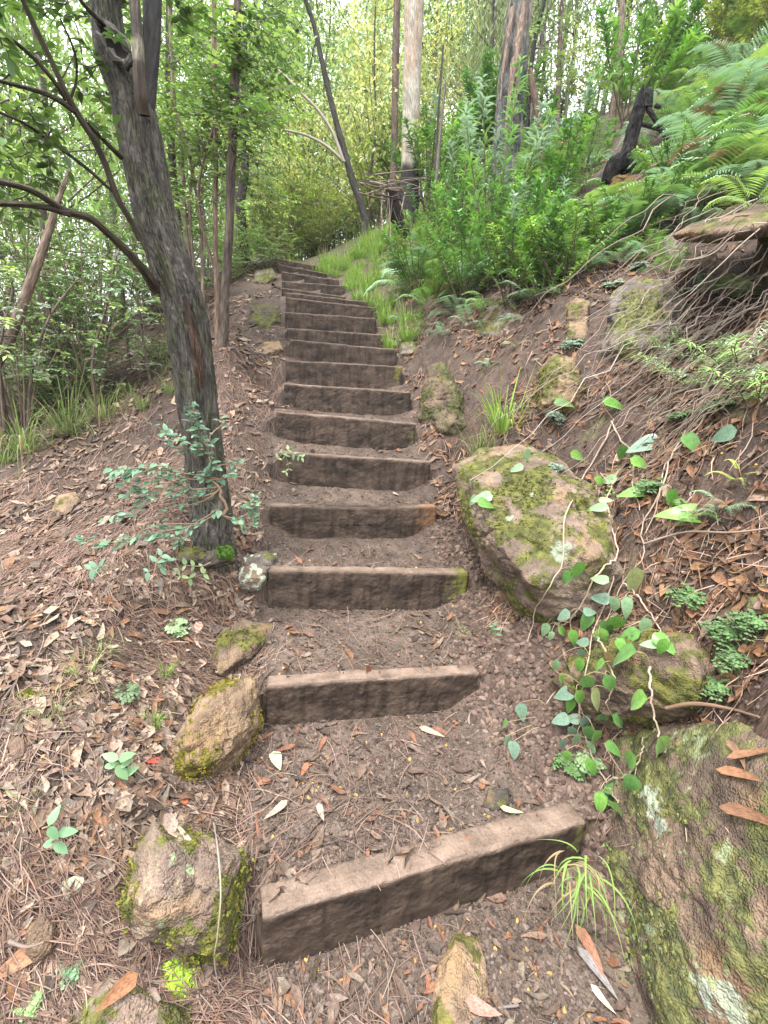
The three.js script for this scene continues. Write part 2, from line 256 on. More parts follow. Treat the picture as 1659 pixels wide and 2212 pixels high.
// ------------------------------------------------------------------ the timber steps
const ordinal = ['lowest', 'second', 'third', 'fourth', 'fifth', 'sixth', 'seventh', 'eighth', 'ninth', 'tenth', 'eleventh', 'twelfth', 'thirteenth', 'fourteenth', 'fifteenth', 'sixteenth', 'seventeenth', 'topmost'];
const stepLook = ['thick weathered timber step set askew, its worn top painted paler for skylight, nearest the viewer', 'second timber step from the bottom, half sunk in mud below a bare tread', 'third timber step from the bottom, dark face with bright moss at its right end', 'fourth timber step from the bottom, sagging middle and orange stain at right', 'fifth timber step from the bottom, with a leafy sprig hanging over its left end',
  'sixth timber step from the bottom, dark gap along its lower edge', 'seventh timber step from the bottom, blackened at its upper left', 'eighth timber step from the bottom, yellow-green algae at its right end'];
SL.forEach((s, i) => {
  const T = i < 1 ? 0.085 : 0.07, Hh = s.f + (i < 7 ? 0.03 : 0.1), L = s.w, g0 = new THREE.BoxGeometry(L, Hh, T, 90, 22, 8), p = g0.attributes.position, r = 0.007;
  for (let k = 0; k < p.count; k++) {
    let x = p.getX(k), y = p.getY(k), z = p.getZ(k);
    const q = V(clamp(x, -L / 2 + r, L / 2 - r), clamp(y, -Hh / 2 + r, Hh / 2 - r), clamp(z, -T / 2 + r, T / 2 - r)), d = V(x, y, z).sub(q); if (d.lengthSq() > 1e-9) d.setLength(r); q.add(d);
    const tx = q.x + i * 7.3; q.y += 0.007 * fbm(tx * 2.5, i, q.z * 3, 3) * (q.y > 0 ? 1 : 0.6) - (i === 3 && q.y > 0 ? 0.016 * Math.cos(q.x / L * Math.PI) : 0);
    if (q.y > Hh / 2 - 0.03) q.y -= 0.016 * Math.max(0, fbm(tx * 5, 3, q.z * 5, 2) - 0.25);                                  // chips along the worn edge
    q.z += 0.0045 * fbm(tx * 7, q.y * 12, 1, 4) + 0.003 * fbm(tx * 40, q.y * 40, 2, 2); q.x += 0.005 * fbm(q.y * 9, q.z * 9, i, 2);
    p.setXYZ(k, q.x, q.y, q.z);
  }
  let g = g0.clone(); g.deleteAttribute('uv'); g.deleteAttribute('normal'); g = mergeVertices(g, 1e-5); g.computeVertexNormals();
  const col = [], gp = g.attributes.position, gn = g.attributes.normal, uv = [];
  for (let k = 0; k < gp.count; k++) {
    const x = gp.getX(k), y = gp.getY(k), z = gp.getZ(k), up = gn.getY(k), tx = x + i * 7.3;
    const wearAndSky = sst(Hh / 2 - 0.014, Hh / 2 - 0.004, y + 0.01 * fbm(tx * 12, z * 20, 2, 3));                                                         // bare worn timber on the trodden top, painted paler still for sky light
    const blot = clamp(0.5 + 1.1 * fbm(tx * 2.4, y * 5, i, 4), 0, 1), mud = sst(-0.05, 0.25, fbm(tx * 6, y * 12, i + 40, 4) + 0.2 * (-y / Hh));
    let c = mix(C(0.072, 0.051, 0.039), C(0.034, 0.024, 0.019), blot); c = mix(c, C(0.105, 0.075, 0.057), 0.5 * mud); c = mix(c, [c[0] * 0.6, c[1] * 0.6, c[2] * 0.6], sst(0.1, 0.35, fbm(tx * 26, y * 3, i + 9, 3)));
    c = mix(c, mix(C(0.14, 0.1, 0.077), C(0.205, 0.15, 0.12), clamp(0.5 + fbm(tx * 6, z * 14, 5, 4), 0, 1)), wearAndSky * 0.85);
    const alg = (x0, w0) => sst(0.05, 0.3, fbm(tx * 14, y * 14, 70, 3) + 0.35 - Math.abs(x - x0) / w0);
    if (i === 7) c = mix(c, C(0.2, 0.19, 0.04), 0.6 * alg(L / 2 - 0.03, 0.07)); if (i === 9) c = mix(c, C(0.2, 0.19, 0.04), 0.4 * alg(L / 2 - 0.06, 0.07)); if (i === 5 || i === 0) c = mix(c, C(0.16, 0.16, 0.05), 0.4 * alg(L / 2 - 0.02, 0.06));
    if (i === 2) c = mix(c, C(0.15, 0.16, 0.035), 0.85 * sst(L / 2 - 0.1, L / 2 - 0.03, x + 0.09 * fbm(x * 30, y * 30, 3, 3))); if (i === 3) c = mix(c, C(0.19, 0.1, 0.05), 0.7 * sst(L / 2 - 0.14, L / 2 - 0.03, x + 0.09 * fbm(x * 20, y * 14, 3, 3)));
    col.push(...c); uv.push(x / 0.7 + i * 0.37, (Math.abs(up) > 0.7 ? z : y) / 0.7 + i * 0.21);
  }
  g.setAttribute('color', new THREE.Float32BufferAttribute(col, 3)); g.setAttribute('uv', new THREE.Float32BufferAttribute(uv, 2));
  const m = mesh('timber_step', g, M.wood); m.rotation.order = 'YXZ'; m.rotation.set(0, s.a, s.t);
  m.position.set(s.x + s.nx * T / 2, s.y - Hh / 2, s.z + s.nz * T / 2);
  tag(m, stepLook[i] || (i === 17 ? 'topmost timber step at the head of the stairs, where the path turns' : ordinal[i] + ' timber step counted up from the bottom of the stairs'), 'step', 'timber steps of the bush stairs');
});

// ------------------------------------------------------------------ rocks
const ico = (() => { const m = new Map(); return (d) => { if (!m.has(d)) { const g = new THREE.IcosahedronGeometry(1, d); g.deleteAttribute('uv'); g.deleteAttribute('normal'); m.set(d, mergeVertices(g, 1e-4)); } return m.get(d).clone(); }; })();
const mossGeo = (() => { const b = new MB(); reseed(5); for (let k = 0; k < 9; k++) { const a = rr(0, 6.28), t = rr(0.2, 1.1); b.chip(V(0, 0, 0), V(Math.cos(a) * t, 1, Math.sin(a) * t).normalize(), V(Math.cos(a + 1.5), 0.3, Math.sin(a + 1.5)), rr(0.6, 1), 0.42, C(1, 1, 1)); } return b.geo(); })();
const rockColours = { brown: [C(0.165, 0.118, 0.085), C(0.09, 0.066, 0.051)], grey: [C(0.19, 0.165, 0.145), C(0.1, 0.085, 0.075)], tan: [C(0.26, 0.185, 0.12), C(0.14, 0.098, 0.067)], dark: [C(0.1, 0.085, 0.07), C(0.05, 0.042, 0.036)], pink: [C(0.215, 0.16, 0.125), C(0.125, 0.094, 0.075)] };
const stones = [], caster = new THREE.Raycaster();
const surf = (u, v) => { // what the line of sight meets first: a stone or the ground; with its normal
  const g = ground(u, v), d = g.clone().sub(EYE), l = d.length(); caster.set(EYE, d.normalize()); caster.far = l; const hit = caster.intersectObjects(stones, false)[0];
  if (hit) return { p: hit.point, n: hit.face.normal.dot(d) > 0 ? hit.face.normal.clone().negate() : hit.face.normal.clone(), l: hit.distance };
  return { p: g, n: nrm(g.x, g.z), l };
};
const above = (u, v, off) => { const q = surf(u, v); return q.p.clone().addScaledVector(q.p.clone().sub(EYE).normalize(), -off); };
// outline in survey pixels at level distance h; front bulges towards the viewer, back reaches behind
function rock(name, label, out, h, o = {}) {
  const { front = 0.15, back = 0.3, detail = 34, rough = 0.035, kind = 'brown', moss = 0.5, mossCol = C(0.12, 0.12, 0.028), lichen = 0, lichenCol = C(0.27, 0.33, 0.19), seed = 1, tufts = 0, round = 1, inner = 0.7, cat = 'rock', group, lean = 0.6, push = 0.02, sink = 0.12, crack = 0.55 } = o;
  reseed(900 + seed);
  const n = out.length, cu = out.reduce((s, q) => s + q[0], 0) / n, cv = out.reduce((s, q) => s + q[1], 0) / n, vm = Math.max(...out.map((q) => q[1])), vt = Math.min(...out.map((q) => q[1])), pts = [];
  const gh = (u, v) => { const q = ground(u, v); return Math.hypot(q.x, q.z); }, hb = gh(cu, lerp(vm, vt, 0.12)) + push;
  const hs = out.map((q) => (h ? q[2] ?? h : hb + lean * (Math.min(gh(q[0], q[1]), hb + 0.8) - hb))), ch = hs.reduce((s, q) => s + q, 0) / n;
  out.forEach((q, k) => { const e = at(q[0], q[1], hs[k]); pts.push(e); const f = inner + rr(-0.12, 0.12); pts.push(at(lerp(cu, q[0], f), lerp(cv, q[1], f), lerp(ch, hs[k], f) - front * rr(0.75, 1.1))); pts.push(at(lerp(cu, q[0], 0.75), lerp(cv, q[1], 0.75), lerp(ch, hs[k], 0.75) + back * rr(0.7, 1.1))); if (q[1] > lerp(vt, vm, 0.55)) { const w = e.clone().sub(EYE).setY(0).normalize(); pts.push(e.clone().addScaledVector(w, 0.1).add(V(0, -sink, 0))); } });
  const c0 = pts.reduce((s, q) => s.add(q), V(0, 0, 0)).divideScalar(pts.length), hull = new ConvexGeometry(pts.map((q) => q.clone().sub(c0))), hp = hull.attributes.position, planes = [];
  const A = V(), B = V(), D = V();
  for (let k = 0; k < hp.count; k += 3) { A.fromBufferAttribute(hp, k); B.fromBufferAttribute(hp, k + 1).sub(A); D.fromBufferAttribute(hp, k + 2).sub(A); const nn = V().crossVectors(B, D).normalize(); planes.push([nn, nn.dot(A)]); }
  const size = Math.sqrt(pts.reduce((s, q) => Math.max(s, q.distanceToSquared(c0)), 0));
  let g = ico(detail); const p = g.attributes.position, R = new Float32Array(p.count), dir = [];
  for (let k = 0; k < p.count; k++) { const d = V().fromBufferAttribute(p, k).normalize(); dir.push(d); let t = 9; for (const [nn, w] of planes) { const q = nn.dot(d); if (q > 1e-4) t = Math.min(t, w / q); } R[k] = t; }
  const idx = g.index.array, acc = new Float32Array(p.count), cnt = new Float32Array(p.count);
  for (let it = 0; it < round; it++) { acc.fill(0); cnt.fill(0); for (let k = 0; k < idx.length; k += 3) for (let e = 0; e < 3; e++) { const a = idx[k + e], b = idx[k + (e + 1) % 3]; acc[a] += R[b]; acc[b] += R[a]; cnt[a]++; cnt[b]++; } for (let k = 0; k < R.length; k++) R[k] = lerp(R[k], acc[k] / cnt[k], 0.7); }
  for (let k = 0; k < p.count; k++) { const q = dir[k].clone().multiplyScalar(R[k]); const f = 1.6 / Math.max(0.25, size), x = q.x + seed * 3.1; const bed = fbm(x * f * 0.6, q.y * f * 4, q.z * f * 0.6, 3); const e = rough * (fbm(x * f * 2, q.y * f * 2, q.z * f * 2, 5) * 1.3 + 0.5 * bed) * size * 1.3; const crk = Math.pow(1 - Math.abs(n3(x * f * 0.9, q.y * f * 1.6, q.z * f * 0.9 + seed)), 16) + 0.6 * Math.pow(1 - Math.abs(n3(x * f * 2.3 + 7, q.y * f * 3.4, q.z * f * 2.3)), 14); q.addScaledVector(dir[k], e - 0.028 * crack * size * crk + 0.006 * fbm(x * 30, q.y * 30, q.z * 30, 2) * Math.min(1, size * 3)); p.setXYZ(k, q.x, q.y, q.z); }
  g.computeVertexNormals();
  const spots = (o.spots || []).map(([u, v, r]) => { const m = new THREE.Mesh(g, M.rock); m.position.copy(c0); m.updateMatrixWorld(true); caster.set(EYE, at(u, v, 1).sub(EYE).normalize()); caster.far = 20; const hit = caster.intersectObject(m)[0]; return hit && [hit.point.sub(c0), r]; }).filter(Boolean);
  const col = [], nn = g.attributes.normal, [ca, cb] = rockColours[kind], mossAt = [];
  for (let k = 0; k < p.count; k++) {
    const x = p.getX(k), y = p.getY(k), z = p.getZ(k), sx = x + seed * 5.7;
    let c = mix(ca, cb, clamp(0.5 + 1.2 * fbm(sx * 4, y * 4, z * 4, 4), 0, 1));
    c = mix(c, C(0.22, 0.13, 0.06), 0.35 * sst(0.15, 0.4, fbm(sx * 3 + 9, y * 5, z * 3, 3)));
    const mq = fbm(sx * 4.2, y * 4.2 + 30, z * 4.2, 4) + 0.45 * fbm(sx * 26, y * 26, z * 26, 2) + (moss - 0.5) * 0.9 + 0.12 * nn.getY(k), mk = sst(0.02, 0.16, mq) ;
    c = mix(c, mix(mossCol, [mossCol[0] * 0.45, mossCol[1] * 0.5, mossCol[2] * 0.6], clamp(0.5 + 1.4 * fbm(sx * 18, y * 18, z * 18, 2), 0, 1)), moss > 0 ? mk * 0.92 : 0); mossAt.push(moss > 0 ? mk : 0);
    if (lichen) c = mix(c, lichenCol, 0.8 * sst(0.34 - lichen * 0.3, 0.42 - lichen * 0.3, 0.6 * fbm(sx * 5 + 50, y * 5, z * 5, 3) + 0.55 * fbm(sx * 24, y * 24, z * 24, 2)));
    for (const [sp, r] of spots) { const dd = Math.hypot(x - sp.x, y - sp.y, z - sp.z); c = mix(c, C(0.27, 0.31, 0.24), 0.8 * sst(0.05, 0.25, 1 - dd / r + 0.9 * fbm(sx * 22, y * 22, z * 22, 3))); }
    col.push(...c);
  }
  g.setAttribute('color', new THREE.Float32BufferAttribute(col, 3));
  g = g.toNonIndexed(); const P = g.attributes.position, N = g.attributes.normal, uv = [];
  for (let k = 0; k < P.count; k += 3) { const ax = Math.abs(N.getX(k) + N.getX(k + 1)), ay = Math.abs(N.getY(k) + N.getY(k + 1)), az = Math.abs(N.getZ(k) + N.getZ(k + 1)); for (let e = k; e < k + 3; e++) { const x = P.getX(e), y = P.getY(e), z = P.getZ(e); uv.push(...(ax > ay && ax > az ? [z / 0.5, y / 0.5] : ay > az ? [x / 0.5, z / 0.5] : [x / 0.5, y / 0.5])); } }
  g.setAttribute('uv', new THREE.Float32BufferAttribute(uv, 2));
  const grp = thing(name, label, cat, c0, group); const body = mesh('stone_body', g, M.rock, grp); grp.updateMatrixWorld(true); stones.push(body);
  if (tufts) { // moss cushions standing up from the stone
    const list = []; for (let k = 0; k < tufts * 12 && list.length < tufts; k++) { const a = Math.floor(rnd() * p.count); if (mossAt[a] > 0.6) list.push(a); }
    const im = new THREE.InstancedMesh(mossGeo, M.moss, list.length), m4 = new THREE.Matrix4(), qt = new THREE.Quaternion(), nv = V(), col3 = new THREE.Color();
    list.forEach((a, k) => { nv.fromBufferAttribute(nn, a); qt.setFromUnitVectors(V(0, 1, 0), nv).multiply(new THREE.Quaternion().setFromAxisAngle(V(0, 1, 0), rr(0, 6))); const s = rr(0.006, 0.015); m4.compose(V(p.getX(a) + rr(-0.012, 0.012), p.getY(a) + rr(-0.012, 0.012), p.getZ(a) + rr(-0.012, 0.012)).addScaledVector(nv, -0.003), qt, V(s, s * rr(0.6, 1.1), s)); im.setMatrixAt(k, m4); const v = vary(mossCol, 0.35, 0.15); col3.setRGB(v[0] * 0.85, v[1] * 0.85, v[2] * 0.85); im.setColorAt(k, col3); });
    im.name = 'moss'; im.userData.kind = 'stuff'; im.castShadow = im.receiveShadow = true; grp.add(im);
  }
  return grp;
}
const HB = 2.25;
rock('mossy_boulder', 'large rounded mossy boulder leaning over the right side of the steps', [[978, 1010, 2.5], [1000, 1130, 2.2], [1060, 1215, 2.05], [1130, 1290, 1.95], [1195, 1338, 1.9], [1290, 1330, 1.9], [1345, 1240, 2.0], [1340, 1120, 2.25], [1270, 1040, 2.5], [1200, 985, 2.65], [1120, 955, 2.7], [1040, 965, 2.65]], HB, { front: 0.2, back: 0.5, detail: 80, mossCol: C(0.125, 0.13, 0.03), moss: 0.53, spots: [[1208, 1190, 0.04], [1225, 1180, 0.03], [1100, 1120, 0.018], [1150, 1070, 0.014]], lichen: 0, seed: 2, kind: 'pink', tufts: 3200, rough: 0.022, round: 3 });
rock('low_rock', 'brown mossy rock under the trailing vine, below the large boulder', [[1185, 1470, 1.62], [1280, 1390, 1.75], [1400, 1360, 1.75], [1500, 1370, 1.75], [1560, 1450, 1.65], [1535, 1540, 1.55], [1420, 1570, 1.5], [1290, 1560, 1.5]], 0, { front: 0.12, back: 0.35, detail: 44, moss: 0.5, seed: 3, kind: 'brown', tufts: 900 });
rock('propping_stone', 'squat dark stone propping the left end of the rock ledge', [[1425, 590], [1435, 510], [1475, 500], [1490, 590]], 0, { front: 0.05, back: 0.3, detail: 22, moss: 0.3, seed: 18, kind: 'grey' });
rock('ledge_side_stone', 'brown stone block at the right side of the dark hollow under the ledge', [[1635, 600], [1640, 492], [1740, 470], [1760, 600]], 0, { front: 0.05, back: 0.4, detail: 24, moss: 0.25, seed: 31, kind: 'brown' });
rock('broad_rock', 'big lichen-spotted rock slab filling the lower right corner', [[1330, 1600, 1.32], [1440, 1560, 1.38], [1600, 1560, 1.38], [1760, 1640, 1.3], [1830, 1900, 1.15], [1830, 2330, 0.85], [1560, 2400, 0.8], [1430, 2280, 0.85], [1360, 2080, 0.95], [1320, 1850, 1.1]], 0, { front: 0.07, back: 0.45, detail: 100, lean: 0.95, push: 0.06, moss: 0.6, lichen: 0.2, lichenCol: C(0.19, 0.22, 0.13), seed: 4, kind: 'brown', tufts: 2200, rough: 0.018, crack: 0.35, spots: [[1400, 1720, 0.035], [1412, 1750, 0.035], [1425, 1780, 0.03], [1580, 2180, 0.05], [1520, 2140, 0.03]], mossCol: C(0.135, 0.14, 0.05) });
rock('wedge_rock', 'tan wedge of stone with olive moss at the left of the second step', [[368, 1690, 1.36], [372, 1600, 1.42], [440, 1500, 1.5], [480, 1468, 1.56], [555, 1462, 1.58], [562, 1570, 1.48], [520, 1640, 1.4], [450, 1700, 1.34]], 0, { front: 0.08, back: 0.14, detail: 46, moss: 0.4, seed: 5, kind: 'tan', tufts: 900, mossCol: C(0.15, 0.13, 0.02), round: 1 });
rock('corner_rock', 'blocky mossy stone beside the left end of the lowest step', [[262, 1960, 1.02], [290, 1850, 1.08], [330, 1770, 1.14], [420, 1800, 1.14], [535, 1830, 1.12], [528, 1905, 1.06], [508, 1960, 1.02], [505, 2060, 0.97], [470, 2095, 0.95], [380, 2070, 0.95], [300, 2030, 0.98]], 0, { front: 0.08, back: 0.12, detail: 52, moss: 0.4, lichen: 0.12, seed: 6, kind: 'pink', tufts: 1200, mossCol: C(0.13, 0.13, 0.028), round: 1 });
rock('flat_rock', 'flat brown stone capped with a little moss left of the second tread', [[455, 1440, 1.66], [470, 1360, 1.76], [520, 1335, 1.82], [588, 1350, 1.84], [588, 1385, 1.78], [520, 1400, 1.72], [470, 1470, 1.62]], 0, { front: 0.04, back: 0.14, lean: 0.97, detail: 34, moss: 0.22, seed: 7, kind: 'brown', tufts: 250, round: 1 });
rock('lichen_rock', 'pale rock crusted with whitish-green lichen at left of the third step', [[512, 1250, 2.0], [525, 1205, 2.06], [570, 1190, 2.14], [600, 1195, 2.14], [580, 1260, 2.02], [560, 1280, 1.98], [520, 1275, 1.98]], 0, { front: 0.06, back: 0.1, detail: 30, moss: 0.2, lichen: 0.9, lichenCol: C(0.4, 0.44, 0.34), seed: 8, kind: 'grey', round: 1 });
rock('pointed_rock', 'upright orange-brown rock with a mossy pointed top on the right bank', [[1160, 880, 2.75], [1162, 800, 2.85], [1200, 760, 2.9], [1240, 775, 2.9], [1265, 840, 2.85], [1255, 885, 2.75], [1215, 908, 2.7]], 0, { front: 0.12, back: 0.2, detail: 36, moss: 0.5, seed: 9, kind: 'tan', tufts: 500, round: 2 });
rock('mossy_outcrop', 'low outcrop thick with green moss beside the sixth and seventh steps', [[905, 900, 3.05], [920, 790, 3.4], [960, 780, 3.4], [1000, 860, 3.2], [1010, 930, 3.0], [960, 950, 2.9]], 0, { front: 0.1, back: 0.25, detail: 36, moss: 0.55, seed: 10, kind: 'brown', tufts: 900, mossCol: C(0.095, 0.1, 0.035) });
rock('round_stone', 'rounded grey-green stone above the eleventh step at the right edge', [[862, 715, 4.2], [870, 685, 4.35], [905, 678, 4.4], [920, 700, 4.3], [905, 722, 4.2]], 0, { front: 0.1, back: 0.15, detail: 20, moss: 0.7, seed: 11, kind: 'grey', round: 3 });
rock('grey_stone', 'grey boulder half hidden by ferns beside the twelfth step', [[828, 650, 4.8], [832, 620, 4.9], [865, 612, 4.95], [880, 640, 4.9], [870, 672, 4.75]], 0, { front: 0.1, back: 0.2, detail: 20, moss: 0.3, seed: 12, kind: 'grey' });
rock('small_stone', 'small grey stone lying right of the tenth step', [[860, 770, 3.9], [866, 740, 4.0], [895, 735, 4.0], [905, 765, 3.9]], 0, { front: 0.06, back: 0.12, detail: 16, moss: 0.5, seed: 13, kind: 'grey' });
rock('bank_boulder', 'broad boulder with yellow-green moss in the middle of the right bank', [[1300, 760, 2.6], [1320, 640, 2.8], [1360, 600, 2.9], [1440, 598, 2.9], [1480, 650, 2.8], [1470, 760, 2.6], [1380, 800, 2.5]], 0, { front: 0.14, back: 0.4, detail: 44, moss: 0.62, seed: 14, kind: 'grey', tufts: 900, mossCol: C(0.15, 0.165, 0.04) });
rock('upright_stone', 'narrow upright brown stone on the bank left of the mossy boulder', [[1222, 740, 3.0], [1222, 660, 3.1], [1245, 640, 3.15], [1275, 650, 3.1], [1270, 740, 3.0]], 0, { front: 0.06, back: 0.15, detail: 26, moss: 0.35, seed: 15, kind: 'tan' });
rock('bank_rock', 'grey bare slab showing through the leaf litter below the ferns', [[1020, 720, 3.7], [1040, 660, 3.9], [1100, 640, 3.95], [1130, 680, 3.8], [1090, 730, 3.6]], 0, { front: 0.03, back: 0.2, lean: 0.97, detail: 24, moss: 0.35, seed: 16, kind: 'grey' });
rock('overhanging_ledge', 'flat rock ledge overhanging a dark hollow at the right edge', [[1455, 505, 2.8], [1490, 482, 2.95], [1580, 458, 3.05], [1740, 430, 2.95], [1760, 470, 2.8], [1640, 498, 2.62], [1540, 510, 2.65]], 2.75, { front: 0.12, back: 1.25, detail: 40, moss: 0.45, seed: 17, kind: 'brown', sink: 0 });
rock('burrow_stone', 'dark mossy stone by the hole in the left bank below the sapling', [[535, 700, 4.0], [540, 665, 4.1], [570, 655, 4.15], [605, 660, 4.1], [605, 695, 4.0], [575, 715, 3.95]], 0, { front: 0.08, back: 0.15, detail: 24, moss: 0.5, seed: 19, kind: 'dark' });
rock('tan_stone', 'small tan stone on the left bank beside the ninth step', [[567, 765, 3.7], [570, 740, 3.8], [605, 735, 3.85], [612, 755, 3.8], [595, 770, 3.7]], 0, { front: 0.05, back: 0.1, detail: 18, moss: 0.15, seed: 20, kind: 'tan' });
rock('stair_head_stone', 'mossy stone left of the sixteenth step near the stair head', [[545, 610, 6.6], [552, 585, 6.8], [590, 578, 6.8], [600, 600, 6.7], [575, 618, 6.5]], 0, { front: 0.1, back: 0.2, detail: 18, moss: 0.55, seed: 21, kind: 'grey' });
rock('flat_stone', 'pale flat stone left of the topmost step', [[525, 572, 7.4], [535, 558, 7.5], [580, 556, 7.5], [595, 568, 7.4], [560, 578, 7.3]], 0, { front: 0.08, back: 0.2, detail: 16, moss: 0.1, seed: 22, kind: 'grey' });
rock('litter_stone', 'orange-brown stone lying alone in the leaf litter of the left slope', [[110, 1105, 2.4], [125, 1070, 2.5], [165, 1062, 2.55], [175, 1085, 2.5], [145, 1120, 2.35]], 0, { front: 0.05, back: 0.1, detail: 22, moss: 0.2, seed: 23, kind: 'tan', round: 1 });
rock('corner_stone', 'tan flat stone embedded at the lower left corner', [[52, 2060, 1.08], [60, 2000, 1.12], [95, 1965, 1.16], [122, 1990, 1.14], [118, 2060, 1.08], [70, 2100, 1.05]], 0, { front: 0.025, back: 0.08, lean: 0.97, detail: 26, moss: 0.1, seed: 24, kind: 'tan', round: 1 });
rock('embedded_stone', 'pale tan flat stone set in the mud in front of the lowest step', [[930, 2190, 0.84], [945, 2090, 0.9], [985, 2015, 0.95], [1035, 2020, 0.95], [1055, 2110, 0.88], [1050, 2250, 0.8], [940, 2260, 0.8]], 0, { front: 0.025, back: 0.07, lean: 0.97, detail: 36, moss: 0.3, seed: 25, kind: 'tan', round: 2, mossCol: C(0.14, 0.13, 0.03) });
rock('bottom_rock', 'mossy rock at the bottom edge, left of the lowest step', [[140, 2300, 0.86], [165, 2180, 0.92], [240, 2090, 0.97], [330, 2150, 0.93], [420, 2180, 0.9], [430, 2300, 0.85]], 0, { front: 0.03, back: 0.12, lean: 0.97, detail: 36, moss: 0.55, lichen: 0.15, seed: 26, kind: 'pink', tufts: 700 });
rock('tread_stone', 'dark flat stone sunk in the right of the lowest tread', [[1040, 1745, 1.25], [1055, 1700, 1.3], [1100, 1700, 1.3], [1105, 1740, 1.26], [1070, 1755, 1.24]], 0, { front: 0.015, back: 0.06, lean: 0.97, detail: 18, moss: 0.2, seed: 27, kind: 'dark' });
rock('pebble', 'small yellowish pebble below the wedge rock', [[480, 1650, 1.42], [495, 1627, 1.45], [510, 1632, 1.45], [508, 1660, 1.41]], 0, { front: 0.015, back: 0.04, detail: 12, moss: 0.2, seed: 28, kind: 'tan' });
rock('root_rock', 'mossy rock at the foot of the leaning tree', [[372, 1215, 2.1], [385, 1185, 2.15], [440, 1180, 2.15], [505, 1170, 2.2], [510, 1210, 2.1], [450, 1240, 2.05]], 0, { front: 0.06, back: 0.12, detail: 26, moss: 0.6, seed: 29, kind: 'dark', tufts: 300 });

// ------------------------------------------------------------------ trees
const barkCol = (a, b, mossy = 0, green = C(0.1, 0.12, 0.04)) => (t, ang, p) => { let c = mix(a, b, clamp(0.5 + 1.3 * fbm(p.x * 6 + Math.cos(ang) * 1.3, p.y * 5, p.z * 6 + Math.sin(ang) * 1.3, 5), 0, 1)); if (mossy) c = mix(c, green, mossy * sst(0.0, 0.3, fbm(p.x * 9 + Math.cos(ang) * 1.5, p.y * 5, p.z * 9 + Math.sin(ang) * 1.5, 4))); return c; };
const px = (list, h) => list.map((q) => at(q[0], q[1], q[3] ?? h));
const trunkTube = (b, list, h, n, sides, col, o = {}) => { // list of [u, v, width in survey pixels, h?]
  const raw = px(list, h), depth = raw.map((p) => { const q = p.clone().sub(EYE).applyQuaternion(QC.clone().invert()); return -q.z; });
  const pts = curve(raw, n), W = list.map((q, i) => q[2] * depth[i] / FPX / 2);
  const rad = pts.map((_, i) => { const t = (i / n) * (W.length - 1), k = Math.min(W.length - 2, Math.floor(t)); return lerp(W[k], W[k + 1], t - k); });
  b.tube(pts, rad, sides, col, o); return pts;
};
const greens = { dark: C(0.055, 0.105, 0.022), mid: C(0.1, 0.18, 0.03), light: C(0.25, 0.36, 0.075), lime: C(0.32, 0.44, 0.07), olive: C(0.2, 0.25, 0.09), grey: C(0.16, 0.2, 0.14), blue: C(0.1, 0.17, 0.12), yellow: C(0.3, 0.27, 0.06) };
// oval leaves in pairs along a twig
function leafTwig(b, pts, L, col, o = {}) {
  const { step = 0.04, from = 0.1, aspect = 0.5, out = 1.0, up = 0.1, seg = 3, skip = 0.15, spread = 0.5 } = o;
  for (let i = 1; i < pts.length; i++) {
    if (i / pts.length < from) continue;
    const T = V().subVectors(pts[i], pts[i - 1]), n = Math.max(1, Math.round(T.length() / step)); T.normalize();
    const S = V().crossVectors(T, V(0, 1, 0)).normalize();
    for (let k = 0; k < n; k++) for (const s of [-1, 1]) {
      if (rnd() < skip) continue;
      const p = pts[i - 1].clone().lerp(pts[i], (k + rnd()) / n), d = T.clone().multiplyScalar(spread + rr(-0.2, 0.3)).addScaledVector(S, s * out).add(V(rr(-0.3, 0.3), up + rr(-0.35, 0.25), rr(-0.3, 0.3))).normalize();
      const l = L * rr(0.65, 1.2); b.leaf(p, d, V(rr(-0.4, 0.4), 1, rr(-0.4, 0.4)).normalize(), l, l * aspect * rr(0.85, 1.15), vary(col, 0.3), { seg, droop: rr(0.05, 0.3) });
    }
  }
  const e = pts[pts.length - 1], T = V().subVectors(e, pts[pts.length - 2]).normalize(); b.leaf(e, T, V(0, 1, 0.1).normalize(), L, L * aspect, vary(col, 0.2), { seg });
}
